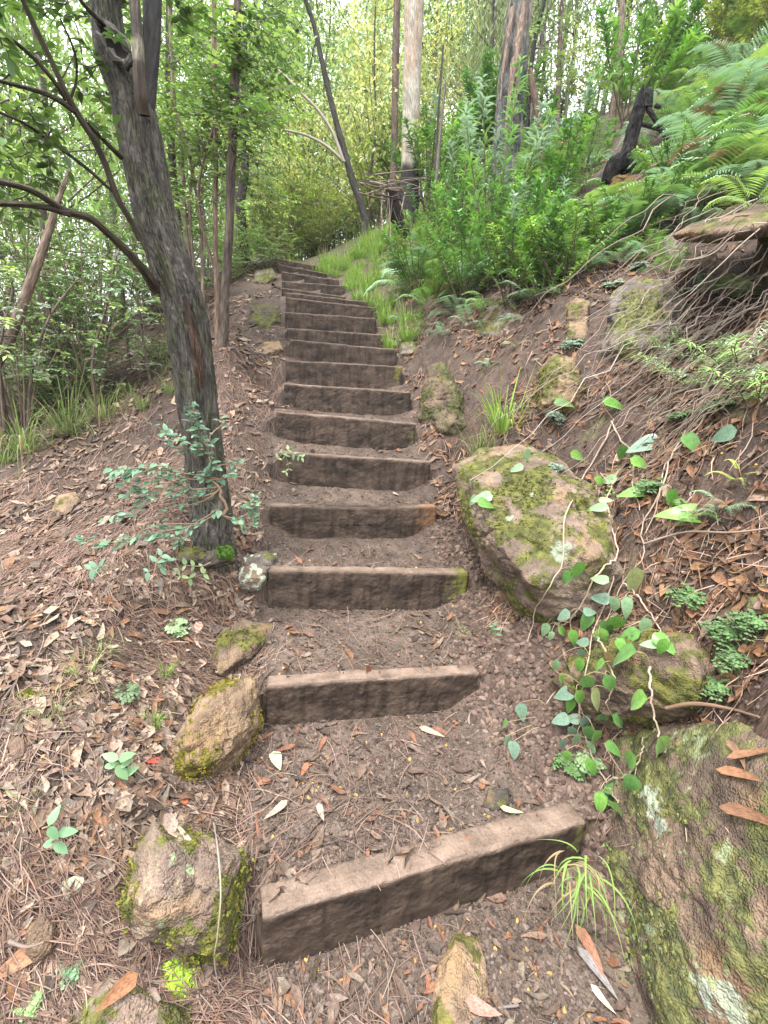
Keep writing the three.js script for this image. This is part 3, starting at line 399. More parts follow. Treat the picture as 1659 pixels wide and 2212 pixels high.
{ // the leaning tree left of the steps
  reseed(21);
  const t = thing('leaning_tree', 'dark rough-barked forked tree leaning left beside the steps, hollow knot high on its trunk', 'tree', onGround(at(460, 1175, 2.24)));
  const local = (b) => { for (let i = 0; i < b.p.length; i += 3) { b.p[i] -= t.position.x; b.p[i + 1] -= t.position.y; b.p[i + 2] -= t.position.z; } return b; };
  const h0 = 2.24, bc = barkCol(C(0.125, 0.11, 0.093), C(0.05, 0.044, 0.037), 0.55, C(0.085, 0.09, 0.045));
  let b = new MB();
  trunkTube(b, [[462, 1260, 120], [460, 1190, 104], [455, 1100, 86], [443, 1000, 82], [430, 900, 84], [410, 740, 88], [392, 640, 88], [345, 500, 88], [311, 350, 88], [292, 250, 88], [272, 190, 76], [250, 140, 68], [234, 60, 64], [224, -20, 62], [210, -160, 60], [192, -520, 50], [180, -1000, 36], [172, -1500, 16]], h0, 520, 90, bc, { rough: 0.12, rf: 9, fiss: 0.075 });
  local(b).build('trunk', M.bark, t);
  b = new MB(); trunkTube(b, [[300, 340, 34, 2.22], [313, 255, 36, 2.22], [321, 180, 34, 2.25], [327, 80, 36, 2.28], [330, -20, 38, 2.32], [332, -150, 38, 2.34], [336, -500, 32, 2.36], [345, -1000, 18, 2.4]], h0, 70, 24, barkCol(C(0.03, 0.026, 0.024), C(0.018, 0.016, 0.015)), { rough: 0.08 }); local(b).build('limb', M.smooth, t);
  b = new MB(); trunkTube(b, [[312, 250, 22, 2.13], [306, 215, 26, 2.12], [300, 150, 25, 2.12], [297, 80, 23, 2.14], [290, 0, 22, 2.17], [284, -90, 20, 2.2]], h0, 40, 20, (tt, a, p) => mix(barkCol(C(0.075, 0.052, 0.038), C(0.03, 0.023, 0.018))(tt, a, p), C(0.19, 0.17, 0.12), 0.8 * sst(0.43, 0.45, tt + 0.01 * Math.sin(a * 3)) * (1 - sst(0.56, 0.58, tt + 0.01 * Math.sin(a * 2)))), { rough: 0.04 }); local(b).build('limb', M.smooth, t);
  // the knot: a raised lip round a shallow dish, inner shade painted near-black
  b = new MB(); const kc = at(250, 98, 2.155), kx = V(1, 0.55, 0.1).normalize(), ky = V(-0.5, 1, -0.05).normalize(), ring = []; for (let k = 0; k <= 18; k++) { const a = k / 18 * 6.283; ring.push(kc.clone().addScaledVector(V(0.75, -0.85, 0).normalize(), Math.cos(a) * 0.07).addScaledVector(V(0.85, 0.75, 0).normalize(), Math.sin(a) * 0.03).add(V(0.006 * n3(k, 1, 1), 0.006 * n3(k, 5, 1), 0.006))); }
  b.tube(ring, ring.map((_, k) => 0.011 + 0.006 * Math.sin(k * 2.3)), 10, barkCol(C(0.13, 0.115, 0.1), C(0.06, 0.052, 0.045)), { rough: 0.6, rf: 16 }); local(b).build('knot_lip', M.bark, t);
  b = new MB(); { const s0 = b.v(kc.x, kc.y, kc.z - 0.005, C(0.01, 0.009, 0.008)); ring.forEach((p) => b.v(p.x, p.y, p.z + 0.004, C(0.022, 0.018, 0.015))); for (let k = 1; k <= 18; k++) b.i.push(s0, s0 + k, s0 + k + 1); } local(b).build('knot_shade_dish', M.char, t);
  b = new MB(); const scar = curve(px([[398, 640], [418, 720], [428, 790], [436, 840]], 2.13), 14); b.tube(scar, scar.map((_, k) => 0.008 + 0.014 * Math.sin(k / 14 * 3.1)), 10, barkCol(C(0.1, 0.06, 0.04), C(0.04, 0.025, 0.018)), { rough: 0.6, rf: 18 }); local(b).build('bark_scar', M.bark, t);
  for (const [list, w] of [ // branches
    [[[338, 625, 26, 2.22], [300, 570, 18, 2.12], [240, 510, 16, 2.05], [195, 472, 15, 2.0], [140, 455, 15, 1.95], [70, 412, 13, 1.9], [0, 392, 13, 1.85], [-90, 370, 12, 1.8]]], [[[150, 462, 14, 1.95], [100, 448, 12, 1.93], [50, 442, 12, 1.9], [-60, 438, 11, 1.88]]],
    [[[305, 520, 16, 2.15], [285, 480, 13, 2.13], [257, 434, 13, 2.1], [228, 357, 13, 2.08], [201, 299, 13, 2.06], [169, 249, 14, 2.04], [148, 212, 12, 2.02], [111, 132, 11, 2.0], [79, 66, 11, 1.98], [40, -20, 10, 1.95]]], [[[159, 240, 10, 2.03], [119, 212, 10, 2.0], [79, 196, 9, 1.97], [0, 175, 8, 1.9], [-60, 160, 7, 1.88]]], [[[142, 215, 9, 2.02], [114, 172, 9, 1.98], [66, 119, 9, 1.95], [0, 66, 8, 1.9], [-50, 30, 7, 1.88]]],
    [[[262, 340, 11, 2.2], [225, 304, 9, 2.12], [190, 268, 8, 2.06]]], [[[245, 415, 7, 2.1], [185, 362, 7, 2.05], [119, 312, 7, 2.0], [53, 267, 6, 1.95], [-20, 235, 6, 1.9]]],
    [[[235, 60, 10, 2.2], [190, 20, 9, 2.1], [150, -30, 8, 2.0]]], [[[150, 220, 6, 2.03], [165, 170, 5, 2.0], [160, 110, 5, 1.95], [130, 40, 4, 1.92]]],
  ]) { b = new MB(); trunkTube(b, list, h0, 36, 12, barkCol(C(0.085, 0.06, 0.045), C(0.035, 0.027, 0.022), 0.4), { rough: 0.1 }); local(b).build('branch', M.smooth, t); }
  b = new MB();
  const tw = (u, v, h, du, dv, n = 6, L = 0.042) => { const pts = []; for (let k = 0; k <= n; k++) pts.push(at(u + du * k / n + rr(-3, 3), v + dv * k / n + 6 * Math.sin(k) + rr(-3, 3), h + rr(-0.02, 0.02) + k * 0.02)); b.tube(pts, radii(pts.length, 0.003, 0.0012), 4, C(0.07, 0.05, 0.035)); leafTwig(b, pts, L, pick([greens.dark, greens.dark, greens.mid]), { step: 0.028 }); };
  for (let k = 0; k < 42; k++) { const u = rr(-40, 250), v = rr(-30, 330); tw(u, v, rr(1.85, 2.5), rr(-110, 60), rr(-40, 80)); }
  for (let k = 0; k < 14; k++) tw(rr(-20, 130), rr(280, 470), rr(1.9, 2.3), rr(-80, 60), rr(0, 70));
  for (let k = 0; k < 10; k++) tw(rr(240, 420), rr(-40, 60), rr(2.2, 2.6), rr(-60, 90), rr(10, 60));
  tag(local(b).build('foliage', M.gloss, t), null, null, null, 'stuff');
  // crown above the frame, where its shade and leaves come from
  b = new MB(); for (let k = 0; k < 80; k++) { const p = V(t.position.x - 0.7 + rr(-1.2, 1.1), rr(3.9, 6.0), t.position.z + rr(-1.3, 1.0)), pts = [p]; const d = V(rr(-1, 1), rr(-0.3, 0.5), rr(-1, 1)).normalize(); for (let i = 1; i < 6; i++) pts.push(pts[i - 1].clone().addScaledVector(d, 0.09).add(V(rr(-0.02, 0.02), -0.01 * i, rr(-0.02, 0.02)))); leafTwig(b, pts, 0.05, greens.dark, { seg: 2 }); } tag(local(b).build('crown', M.gloss, t), null, null, null, 'stuff');
}

// slim trees near the steps, each with its own trunk and twigs of oval leaves
function sapling(name, label, lists, h, col, leafCol, n, box, o = {}) {
  reseed(o.seed || 31); const { L = 0.05, mat = M.leaf, hs = 0.6, group, aspect = 0.5, len = 0.35 } = o, base = onGround(at(lists[0][0][0], lists[0][0][1], lists[0][0][3] ?? h)), t = thing(name, label, 'tree', base, group);
  const local = (b) => { for (let i = 0; i < b.p.length; i += 3) { b.p[i] -= base.x; b.p[i + 1] -= base.y; b.p[i + 2] -= base.z; } return b; };
  const stems = [];
  for (const l of lists) { const b = new MB(), p0 = at(l[0][0], l[0][1], l[0][3] ?? h), g = onGround(p0, -0.1); const l2 = l.slice(); const pts = trunkTube(b, l2, h, 60, 12, col, { rough: 0.12, rf: 5 }); if (p0.y > g.y && l === lists[0]) b.tube([g, p0], [l[0][2] * h / FPX / 2 * 1.2, l[0][2] * h / FPX / 2], 12, col); stems.push(pts); local(b).build('trunk', M.smooth, t); }
  if (n) {
    const b = new MB(), [u0, v0, u1, v1] = box;
    for (let k = 0; k < n; k++) {
      const tip = at(rr(u0, u1), rr(v0, v1), h + rr(-hs, hs)); let best = null, bd = 1e9; for (const s of stems) for (let i = 4; i < s.length; i += 3) { const d = s[i].distanceTo(tip) + (s[i].y > tip.y ? 0.5 : 0); if (d < bd) { bd = d; best = s[i]; } }
      const d = V().subVectors(tip, best).normalize(), st = tip.clone().addScaledVector(d, -len), twp = [st]; for (let i = 1; i <= 6; i++) twp.push(st.clone().lerp(tip, i / 6).add(V(rr(-0.02, 0.02), -0.012 * i * i * 0.15, rr(-0.02, 0.02))));
      if (k % 3 === 0) b.tube(curve([best, best.clone().lerp(st, 0.5).add(V(0, 0.05, 0)), st], 6), radii(7, 0.005, 0.003), 4, C(0.1, 0.075, 0.055));
      b.tube(twp, radii(7, 0.003, 0.0015), 3, C(0.1, 0.075, 0.055)); leafTwig(b, twp, L * rr(0.8, 1.15), vary(pick(leafCol), 0.15), { step: L * 0.75, seg: 2, aspect });
    }
    tag(local(b).build('foliage', mat, t), null, null, null, 'stuff');
  }
  return t;
}
sapling('slim_tree', 'slim dark-stemmed tree with oval green leaves just behind the leaning tree', [[[478, 765, 22, 4.0], [485, 690, 18], [488, 600, 18], [495, 500, 18], [497, 400, 19], [503, 300, 19], [507, 200, 18], [510, 100, 17], [513, 0, 16], [516, -200, 14]]], 4.0, barkCol(C(0.13, 0.1, 0.08), C(0.06, 0.045, 0.036)), [greens.mid, greens.dark, greens.mid, greens.light], 110, [360, -20, 660, 250], { seed: 41, L: 0.062, hs: 0.7 });
sapling('pinkish_sapling', 'pinkish-brown straight sapling just left of the slim dark tree', [[[470, 740, 11, 4.3], [468, 620, 11], [465, 500, 10], [466, 350, 10], [464, 200, 10], [462, 0, 9], [460, -150, 8]], [[468, 600, 6], [440, 500, 6], [430, 400, 5], [470, 250, 5], [520, 120, 4]]], 4.3, barkCol(C(0.26, 0.17, 0.13), C(0.15, 0.1, 0.075)), [greens.mid, greens.light, greens.mid], 70, [330, 150, 620, 420], { seed: 42, L: 0.05 });
sapling('pale_sapling', 'clump of thin pale stems between the leaning tree and the slim tree', [[[415, 700, 9, 4.7], [408, 560, 9], [398, 450, 8], [392, 330, 8], [375, 200, 7], [365, 0, 7]], [[428, 700, 7, 4.7], [415, 540, 7], [410, 440, 6], [420, 350, 6], [450, 250, 5]], [[440, 690, 8, 4.6], [437, 600, 7], [432, 480, 7], [400, 300, 6], [370, 220, 6]]], 4.7, barkCol(C(0.3, 0.22, 0.17), C(0.18, 0.13, 0.1)), [greens.mid, greens.dark, greens.light], 80, [300, 60, 480, 480], { seed: 43, L: 0.05 });
sapling('dark_stemmed_tree', 'dark-trunked small tree behind the pale sapling clump', [[[400, 690, 16, 5.4], [385, 500, 16], [372, 350, 16], [366, 200, 15], [365, 50, 14], [368, -100, 13]]], 5.4, barkCol(C(0.08, 0.065, 0.055), C(0.04, 0.033, 0.028)), [greens.mid, greens.light, greens.light], 90, [300, -20, 560, 330], { seed: 44, L: 0.06, hs: 0.9 });
sapling('burnt_stem_tree', 'blackened crooked trunk standing left of the stair head', [[[530, 560, 20, 7.6], [524, 500, 20], [520, 440, 18], [528, 380, 18], [530, 300, 14], [526, 200, 12], [530, 60, 10]]], 7.6, barkCol(C(0.035, 0.028, 0.026), C(0.015, 0.013, 0.012)), [greens.light, greens.mid, greens.lime], 60, [480, 180, 680, 480], { seed: 45, L: 0.07, hs: 1 });
sapling('undergrowth_shrub', 'leafy undergrowth with thin arching stems filling the space left of the leaning trunk', [[[60, 930, 7, 4.1], [70, 800, 6], [110, 680, 5], [170, 600, 4]], [[210, 890, 7, 4.1], [200, 780, 6], [230, 660, 5], [250, 560, 4]], [[330, 850, 6, 4.1], [310, 740, 5], [290, 640, 4], [220, 580, 3]], [[10, 930, 6, 4.1], [0, 760, 5], [30, 620, 4]]], 4.1, barkCol(C(0.2, 0.15, 0.12), C(0.1, 0.075, 0.06)), [greens.mid, greens.light, greens.dark, C(0.16, 0.24, 0.13)], 85, [-40, 520, 400, 800], { seed: 48, L: 0.045, hs: 0.8 });
sapling('undergrowth_shrub', 'loose leafy undergrowth farther back beyond the dead leaning trunk', [[[-20, 840, 7, 5.6], [0, 700, 6], [40, 560, 5]], [[140, 830, 7, 5.6], [150, 700, 6], [180, 560, 5]], [[280, 800, 6, 5.6], [270, 660, 5], [250, 520, 4]]], 5.6, barkCol(C(0.2, 0.15, 0.12), C(0.1, 0.075, 0.06)), [greens.light, greens.mid, C(0.2, 0.3, 0.16)], 80, [-60, 420, 380, 740], { seed: 49, L: 0.06, hs: 1 });
sapling('dead_tree', 'dead pale barkless trunk leaning to the right at the left edge', [[[-20, 800, 26, 4.2], [15, 740, 24], [45, 665, 21], [70, 600, 19], [105, 500, 15], [130, 420, 11], [152, 365, 6]]], 4.2, barkCol(C(0.24, 0.17, 0.13), C(0.11, 0.075, 0.055)), [], 0, null, { seed: 46 });
sapling('leaning_dark_tree', 'thin dark tree leaning left above the stair head, with two pale side branches', [[[792, 480, 16, 9.2], [780, 440, 16], [760, 385, 15], [745, 330, 14], [728, 270, 13], [712, 205, 12], [695, 130, 11], [680, 60, 10], [660, 0, 9], [620, -120, 8]]], 9.2, barkCol(C(0.075, 0.065, 0.058), C(0.035, 0.03, 0.027)), [], 0, null, { seed: 47 });
for (const [lab, l] of [['thin pale pole arching against the dark leaning tree, the upper of two', [[742, 350, 8, 9], [720, 290, 7], [692, 245, 7], [650, 200, 6], [610, 160, 5], [570, 128, 4]]], ['thin pale pole arching against the dark leaning tree, the lower of two', [[745, 350, 6, 9], [700, 312, 6], [660, 292, 5], [612, 280, 4]]]]) { const b = new MB(); trunkTube(b, l, 9, 24, 8, barkCol(C(0.3, 0.27, 0.22), C(0.2, 0.17, 0.14))); tag(b.build('pale_branch', M.twig), lab, 'branch'); }

{ // pale gum with a burnt foot
  const t = thing('pale_gum', 'tall pale smooth-barked gum with a charred foot, right of the stair head', 'tree'); let b = new MB();
  trunkTube(b, [[881, 560, 50, 8.4], [883, 440, 44], [885, 385, 40], [886, 340, 38], [889, 200, 38], [892, 100, 40], [895, 0, 43], [900, -250, 40]], 8.4, 90, 22, (tt, a, p) => { const v0 = barkCol(C(0.44, 0.4, 0.34), C(0.3, 0.26, 0.21))(tt, a, p); let c = mix(v0, C(0.42, 0.26, 0.16), 0.7 * sst(0.12, 0.35, fbm(Math.cos(a) * 3, p.y * 0.6, Math.sin(a) * 3, 3))); return mix(c, C(0.025, 0.023, 0.024), 1 - sst(0.33, 0.4, tt + 0.05 * fbm(Math.cos(a) * 4, 1, Math.sin(a) * 4, 2))); }, { rough: 0.05, rf: 3 });
  b.build('trunk', M.smooth, t);
}
{ // stringybark: shaggy strips over a dark bole
  reseed(51); const t = thing('stringybark', 'thick grey-black stringybark trunk with peeling pinkish bark strips on the right', 'tree'); let b = new MB();
  trunkTube(b, [[1090, 480, 72, 6.4], [1093, 350, 60], [1096, 280, 58], [1103, 200, 56], [1110, 130, 54], [1117, 60, 52], [1126, 0, 50], [1150, -200, 48]], 6.4, 110, 44, (tt, a, p) => { const c = barkCol(C(0.13, 0.135, 0.125), C(0.04, 0.042, 0.042))(tt, a, p); return mix(c, C(0.28, 0.22, 0.185), 0.75 * sst(0.0, 0.25, fbm(Math.cos(a) * 2.5 + 4, p.y * 0.9, Math.sin(a) * 2.5, 4) + 0.5 * (tt - 0.65))); }, { rough: 0.22, rf: 7 });
  b.build('trunk', M.bark, t);
  for (const [u, v, l, w] of [[1128, 40, 130, 14], [1120, 90, 140, 12], [1112, 130, 90, 14], [1133, 10, 110, 10], [1100, 60, 90, 8], [1118, 170, 70, 12], [1095, 110, 80, 7], [1124, 120, 100, 8], [1107, 20, 100, 9]]) { b = new MB(); const p = at(u, v, 6.17), pts = []; for (let k = 0; k <= 8; k++) pts.push(p.clone().add(V(-k * l / 8 * 0.0005, -k * l / 8 * 0.0066, 0.02 + 0.004 * k * k * rr(0.3, 1.2) * 0.5))); b.tube(pts, pts.map((_, k) => w * 0.0033 * (1 - k / 10)), 6, barkCol(C(0.4, 0.29, 0.23), C(0.2, 0.13, 0.1)), { rough: 0.3 }); b.build('bark_strip', M.bark, t); }
}
sapling('slender_tree', 'slender brown trunk curving upright just right of the stringybark', [[[1180, 380, 16, 6], [1173, 340, 15], [1165, 280, 14], [1159, 230, 14], [1151, 190, 13], [1145, 150, 10]]], 6, barkCol(C(0.16, 0.1, 0.07), C(0.07, 0.045, 0.034)), [], 0, null, { seed: 52 });
sapling('black_pole_tree', 'thin black trunk passing behind the stringybark to the upper right', [[[1140, 260, 9, 8], [1145, 170, 9], [1155, 90, 9], [1166, 40, 9], [1176, 0, 8], [1190, -80, 8]]], 8, barkCol(C(0.03, 0.027, 0.026), C(0.016, 0.014, 0.014)), [greens.mid, greens.olive], 40, [1110, -20, 1330, 180], { seed: 53, L: 0.08, hs: 1.2 });
{ // charred stump
  reseed(54); const t = thing('charred_stump', 'black burnt stump with a jagged top leaning right among the ferns', 'stump'), hh = 5.7; let b = new MB();
  const cc = (tt, a, p) => mix(C(0.045, 0.041, 0.04), C(0.01, 0.009, 0.009), clamp(0.5 + 1.5 * fbm(p.x * 9 + Math.cos(a) * 2, p.y * 9, p.z * 9 + Math.sin(a) * 2, 4), 0, 1));
  trunkTube(b, [[1345, 420, 52, hh], [1352, 360, 42], [1360, 315, 31], [1375, 255, 28], [1390, 205, 26]], hh, 90, 40, cc, { rough: 0.3, rf: 12, cap: true, fiss: 0.15 }); b.build('trunk', M.char, t);
  for (let k = 0; k < 6; k++) { b = new MB(); const p = at(1382 + k * 5, 200, hh + rr(-0.07, 0.07)); b.tube([p.clone().add(V(0, -0.12, 0)), p, p.clone().add(V(rr(-0.01, 0.02), rr(0.03, 0.07), 0))], [0.035, 0.022, 0.004], 7, cc, { rough: 0.2 }); b.build('splinter', M.char, t); }
  for (const l of [[[1350, 345, 46], [1330, 360, 40], [1310, 400, 26]], [[1365, 350, 40], [1395, 345, 30], [1412, 365, 24], [1418, 400, 20]]]) { b = new MB(); trunkTube(b, l, hh - 0.1, 16, 14, cc, { rough: 0.3, rf: 10, cap: true }); b.build('root', M.char, t); }
}
for (const [lab, l, h] of [['black burnt branch slanting down right of the charred stump', [[1400, 235, 11], [1420, 265, 10], [1445, 305, 11], [1480, 335, 12]], 5.7], ['thin dark branch arching right from behind the charred stump', [[1415, 228, 8], [1445, 240, 8], [1470, 262, 8], [1490, 275, 7]], 6.0], ['short black branch crossing behind the charred stump', [[1385, 268, 8], [1430, 280, 8], [1475, 288, 7]], 6.1], ['thick dark fallen log lying in the ferns near the right edge', [[1455, 330, 20], [1500, 315, 24], [1560, 305, 26], [1640, 285, 26]], 5.5]]) { const b = new MB(); trunkTube(b, l, h, 18, 10, barkCol(C(0.035, 0.03, 0.028), C(0.012, 0.011, 0.011)), { rough: 0.2, cap: true }); tag(b.build('burnt_branch', M.char), lab, 'branch'); }

// trees of the forest behind
function forestTree(seed, Hh, o = {}) {
  reseed(seed); const { leaf = greens.light, L = 0.13, W = 0.035, bare = 0.3, spread = 0.2, r = 0.045, col = barkCol(C(0.2, 0.17, 0.14), C(0.09, 0.075, 0.06)), n = 34, per = 60, droop = 0.4, lean = 0.05 } = o;
  const t = new THREE.Group(), pts = []; for (let k = 0; k <= 14; k++) { const y = Hh * k / 14; pts.push(V(lean * y + 0.12 * n3(y * 0.4, seed, 1) * y * 0.3, y - 0.2, 0.12 * n3(y * 0.4, seed, 8) * y * 0.3)); }
  let b = new MB(); b.tube(pts, radii(15, r, r * 0.25, 0.8), 9, col, { rough: 0.08, rf: 2 });
  const f = new MB();
  for (let k = 0; k < n; k++) {
    const s = bare + (1 - bare) * Math.pow(rnd(), 0.8), i = Math.min(13, Math.floor(s * 14)), p = pts[i].clone().lerp(pts[i + 1], s * 14 - i), a = rr(0, 6.283), l = Hh * spread * (1.15 - s * 0.6) * rr(0.4, 1.1);
    const e = p.clone().add(V(Math.cos(a) * l, l * rr(0.2, 0.9), Math.sin(a) * l)); b.tube(curve([p, p.clone().lerp(e, 0.5).add(V(0, -0.05 * l, 0)), e], 5), radii(6, r * 0.22 * (1.1 - s), 0.006), 5, col);
    const lc = vary(leaf, 0.35, 0.15);
    for (let q = 0; q < per; q++) { const w = V(rr(-1, 1), rr(-1, 1), rr(-1, 1)); if (w.lengthSq() > 1) w.normalize(); const o2 = p.clone().lerp(e, rr(0.35, 1.1)).addScaledVector(w, 0.3 + 0.24 * l), d = V(rr(-1, 1), -droop + rr(-0.6, 0.6), rr(-1, 1)).normalize(); f.chip(o2, d, V(rr(-1, 1), rr(0, 1), rr(-1, 1)).normalize(), L * rr(0.7, 1.3), W * rr(0.8, 1.2), vary(lc, 0.25)); }
  }
  const tm = mesh('trunk', b.geo(), M.smooth, t); tag(mesh('crown', f.geo(), M.leaf, t), null, null, null, 'stuff'); return t;
}
const kinds = [
  ['wattle_tree', () => forestTree(101, 7, { leaf: greens.light, L: 0.14, W: 0.03, n: 40, per: 80, bare: 0.2, spread: 0.2 }), 'slender forest tree with light green drooping leaves'],
  ['lime_tree', () => forestTree(102, 9, { leaf: C(0.34, 0.44, 0.16), L: 0.15, W: 0.04, n: 44, per: 85, bare: 0.12, spread: 0.2, r: 0.06 }), 'tall forest tree with yellow-green airy crown'],
  ['gum_sapling', () => forestTree(103, 7, { leaf: greens.olive, L: 0.15, W: 0.024, n: 36, per: 80, bare: 0.15, spread: 0.22, r: 0.05, droop: 1.4 }), 'olive-leaved young gum with hanging leaves'],
  ['dark_leaf_tree', () => forestTree(104, 6, { leaf: C(0.15, 0.26, 0.05), L: 0.09, W: 0.045, n: 36, per: 65, bare: 0.08, spread: 0.25, r: 0.05, droop: 0.3, col: barkCol(C(0.1, 0.08, 0.065), C(0.05, 0.04, 0.034)) }), 'bushy tree with small dark oval leaves'],
  ['yellow_leaf_tree', () => forestTree(105, 4.5, { leaf: C(0.42, 0.44, 0.13), L: 0.1, W: 0.045, n: 30, per: 60, bare: 0.1, spread: 0.26, r: 0.035, droop: 0.5 }), 'small yellowish-leaved tree'],
  ['tall_gum', () => forestTree(106, 12, { leaf: C(0.3, 0.36, 0.16), L: 0.17, W: 0.035, n: 40, per: 80, bare: 0.3, spread: 0.17, r: 0.11, droop: 1.2, lean: 0.02, col: barkCol(C(0.34, 0.29, 0.24), C(0.2, 0.16, 0.13)) }), 'tall straight gum with grey-green high crown far'],
];
const protos = kinds.map((k) => k[1]());
protos.forEach((p) => { p.traverse((c) => { c.castShadow = c.receiveShadow = true; }); });
reseed(200);
const firstOf = kinds.map(() => null);
function plantTree(k, u, h, s, v = 900) {
  const p = onGround(at(u, v, h)), o = protos[k].clone(); o.name = numbered(kinds[k][0]); o.position.copy(p); o.rotation.y = rr(0, 6.28); o.scale.setScalar(s); scene.add(o); const lb = kinds[k][2] + (u < -230 ? ' out past the left border' : u < 300 ? ' beyond the leaning tree' : u < 560 ? ' left of the stair head' : u < 860 ? ' behind the stair head' : u < 1100 ? ' behind the pale gum' : ' above the fern slope') + (h < 14 ? '' : ', far off'); tag(o, lb, 'tree', lb); return o;
}
for (let k = 0; k < 12; k++) plantTree(pick([0, 3, 0, 2]), rr(-1500, -230), rr(6.5, 14), rr(0.8, 1.2));
for (let k = 0; k < 13; k++) plantTree(pick([0, 3, 0, 2, 0]), rr(-220, 520), rr(5.5, 12), rr(0.7, 1.1));
for (let k = 0; k < 14; k++) plantTree(pick([0, 1, 5, 3]), rr(-250, 560), rr(12, 24), rr(0.9, 1.3));
for (let k = 0; k < 24; k++) plantTree(pick([0, 1, 1, 4, 3, 0]), rr(440, 900), rr(11, 24), rr(0.8, 1.25));
for (let k = 0; k < 16; k++) plantTree(pick([1, 0, 1, 1]), rr(560, 880), rr(13, 24), rr(0.85, 1.2));
for (let k = 0; k < 9; k++) plantTree(pick([2, 2, 5]), rr(905, 1090), rr(11, 17), rr(1.0, 1.35));
for (let k = 0; k < 7; k++) plantTree(4, rr(540, 900), rr(10, 15), rr(0.6, 1));
for (let k = 0; k < 17; k++) plantTree(pick([2, 2, 0, 5, 2]), rr(900, 1420), rr(9, 20), rr(0.7, 1.1));
for (let k = 0; k < 9; k++) plantTree(pick([2, 0, 3, 5]), rr(1350, 1950), rr(10, 22), rr(0.7, 1.1));
for (let k = 0; k < 14; k++) plantTree(pick([1, 5, 0, 2]), rr(-200, 1800), rr(26, 46), rr(1.0, 1.5));
for (const [name, lab, l, h, c] of [
  ['brown_gum', 'brown stringy trunk standing close left of the pale gum', [[848, 430, 17], [850, 380, 16], [853, 250, 15], [855, 100, 15], [858, 0, 15], [862, -150, 14]], 9.4, [C(0.2, 0.14, 0.11), C(0.1, 0.07, 0.055)]], ['pinkish_gum', 'pinkish trunk rising among the ferns of the upper right slope', [[1338, 170, 13], [1341, 90, 12], [1344, 0, 11], [1350, -100, 10]], 8, [C(0.24, 0.17, 0.14), C(0.13, 0.09, 0.075)]], ['thin_grey_gum', 'thin dark grey trunk left of the stringybark at the top of the picture', [[1062, 190, 7], [1064, 100, 7], [1066, 0, 7], [1070, -80, 6]], 10, [C(0.09, 0.075, 0.065), C(0.05, 0.042, 0.037)]], ['bare_sapling', 'thin dark bare stem right of the pale gum', [[943, 330, 5], [946, 250, 5], [952, 180, 4], [957, 100, 4]], 7.5, [C(0.08, 0.065, 0.055), C(0.05, 0.04, 0.035)]], ['bare_sapling', 'pale grey bare stem beside the thin dark one right of the pale gum', [[948, 320, 6], [955, 250, 6], [962, 180, 5]], 7.4, [C(0.2, 0.17, 0.14), C(0.12, 0.1, 0.085)]], ['hanging_leaf_gum', 'brown-grey trunk in front of the hanging olive leaves near the top right', [[1205, 260, 11], [1208, 120, 10], [1215, 0, 10], [1222, -80, 9]], 9.5, [C(0.17, 0.12, 0.095), C(0.09, 0.065, 0.05)]],
]) sapling(name, lab, [l.map((q) => [q[0], q[1], q[2]])], h, barkCol(...c), [], 0, null, { seed: 300 });

// ------------------------------------------------------------------ ferns
function frond(seed, L, col, n = 25, wide = 0.3) { // one comb-like frond rising from the origin along +z and arching down
  reseed(seed); const b = new MB(), pts = []; for (let k = 0; k <= 16; k++) { const s = k / 16; pts.push(V(0.05 * L * Math.sin(s * 2 + seed), L * (0.55 * s - 0.62 * s * s * s * rr(0.96, 1.04)), L * 0.95 * Math.pow(s, 0.9))); }
  b.tube(pts, radii(17, 0.0035, 0.001), 4, C(0.11, 0.12, 0.04));
  for (let k = 0; k < n; k++) {
    const s = 0.12 + 0.87 * (k / n), i = Math.min(15, Math.floor(s * 16)), p = pts[i].clone().lerp(pts[i + 1], s * 16 - i), T = V().subVectors(pts[i + 1], pts[i]).normalize();
    const len = L * wide * Math.pow(Math.sin(Math.PI * Math.pow(lerp(0.18, 1, s), 0.75)), 0.75) * (s > 0.96 ? 0.6 : 1) + 0.008;
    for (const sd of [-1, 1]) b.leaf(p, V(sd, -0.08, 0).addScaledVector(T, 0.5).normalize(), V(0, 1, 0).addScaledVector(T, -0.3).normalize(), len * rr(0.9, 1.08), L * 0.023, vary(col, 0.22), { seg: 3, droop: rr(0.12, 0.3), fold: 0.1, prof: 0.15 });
  }
  return b.geo();
}
const frondG = { green: [1, 2, 3].map((k) => frond(k, 1, C(0.13, 0.24, 0.05))), lime: [4, 5].map((k) => frond(k, 1, C(0.22, 0.33, 0.07))), dead: [10, 11].map((k) => frond(k, 1, C(0.2, 0.12, 0.06))), blue: [6, 7, 8].map((k) => frond(k, 1, C(0.18, 0.29, 0.15))), young: [9].map((k) => frond(k, 1, C(0.32, 0.4, 0.06), 30, 0.14)) };
function fern(u, v, h, size, n, set, label, o = {}) {
  reseed(o.seed || Math.round(u * 7 + v)); const p = o.hang ? at(u, v, h) : onGround(at(u, v, h), -0.02), t = thing('fern', label, 'fern', p, 'ferns of the bank'); const a0 = o.turn ?? rr(0, 6.28), arc = o.arc ?? 6.283;
  for (let k = 0; k < n; k++) { const f = mesh('frond', pick(frondG[set !== 'young' && rnd() < 0.1 ? 'dead' : set]), M.leaf, t), s = size * Math.min(1, h / 5) * 0.66 * rr(0.7, 1.15); f.rotation.order = 'YXZ'; f.rotation.set(rr(-0.5, 0.15) + (o.pitch || 0), a0 + arc * (k + rr(-0.3, 0.3)) / n, rr(-0.3, 0.3)); f.scale.setScalar(s); f.position.set(0, (o.lift || 0) * rr(0.3, 1), 0); }
  return t;
}
const gp = (u, v) => { const q = ground(u, v); return Math.hypot(q.x, q.z); };
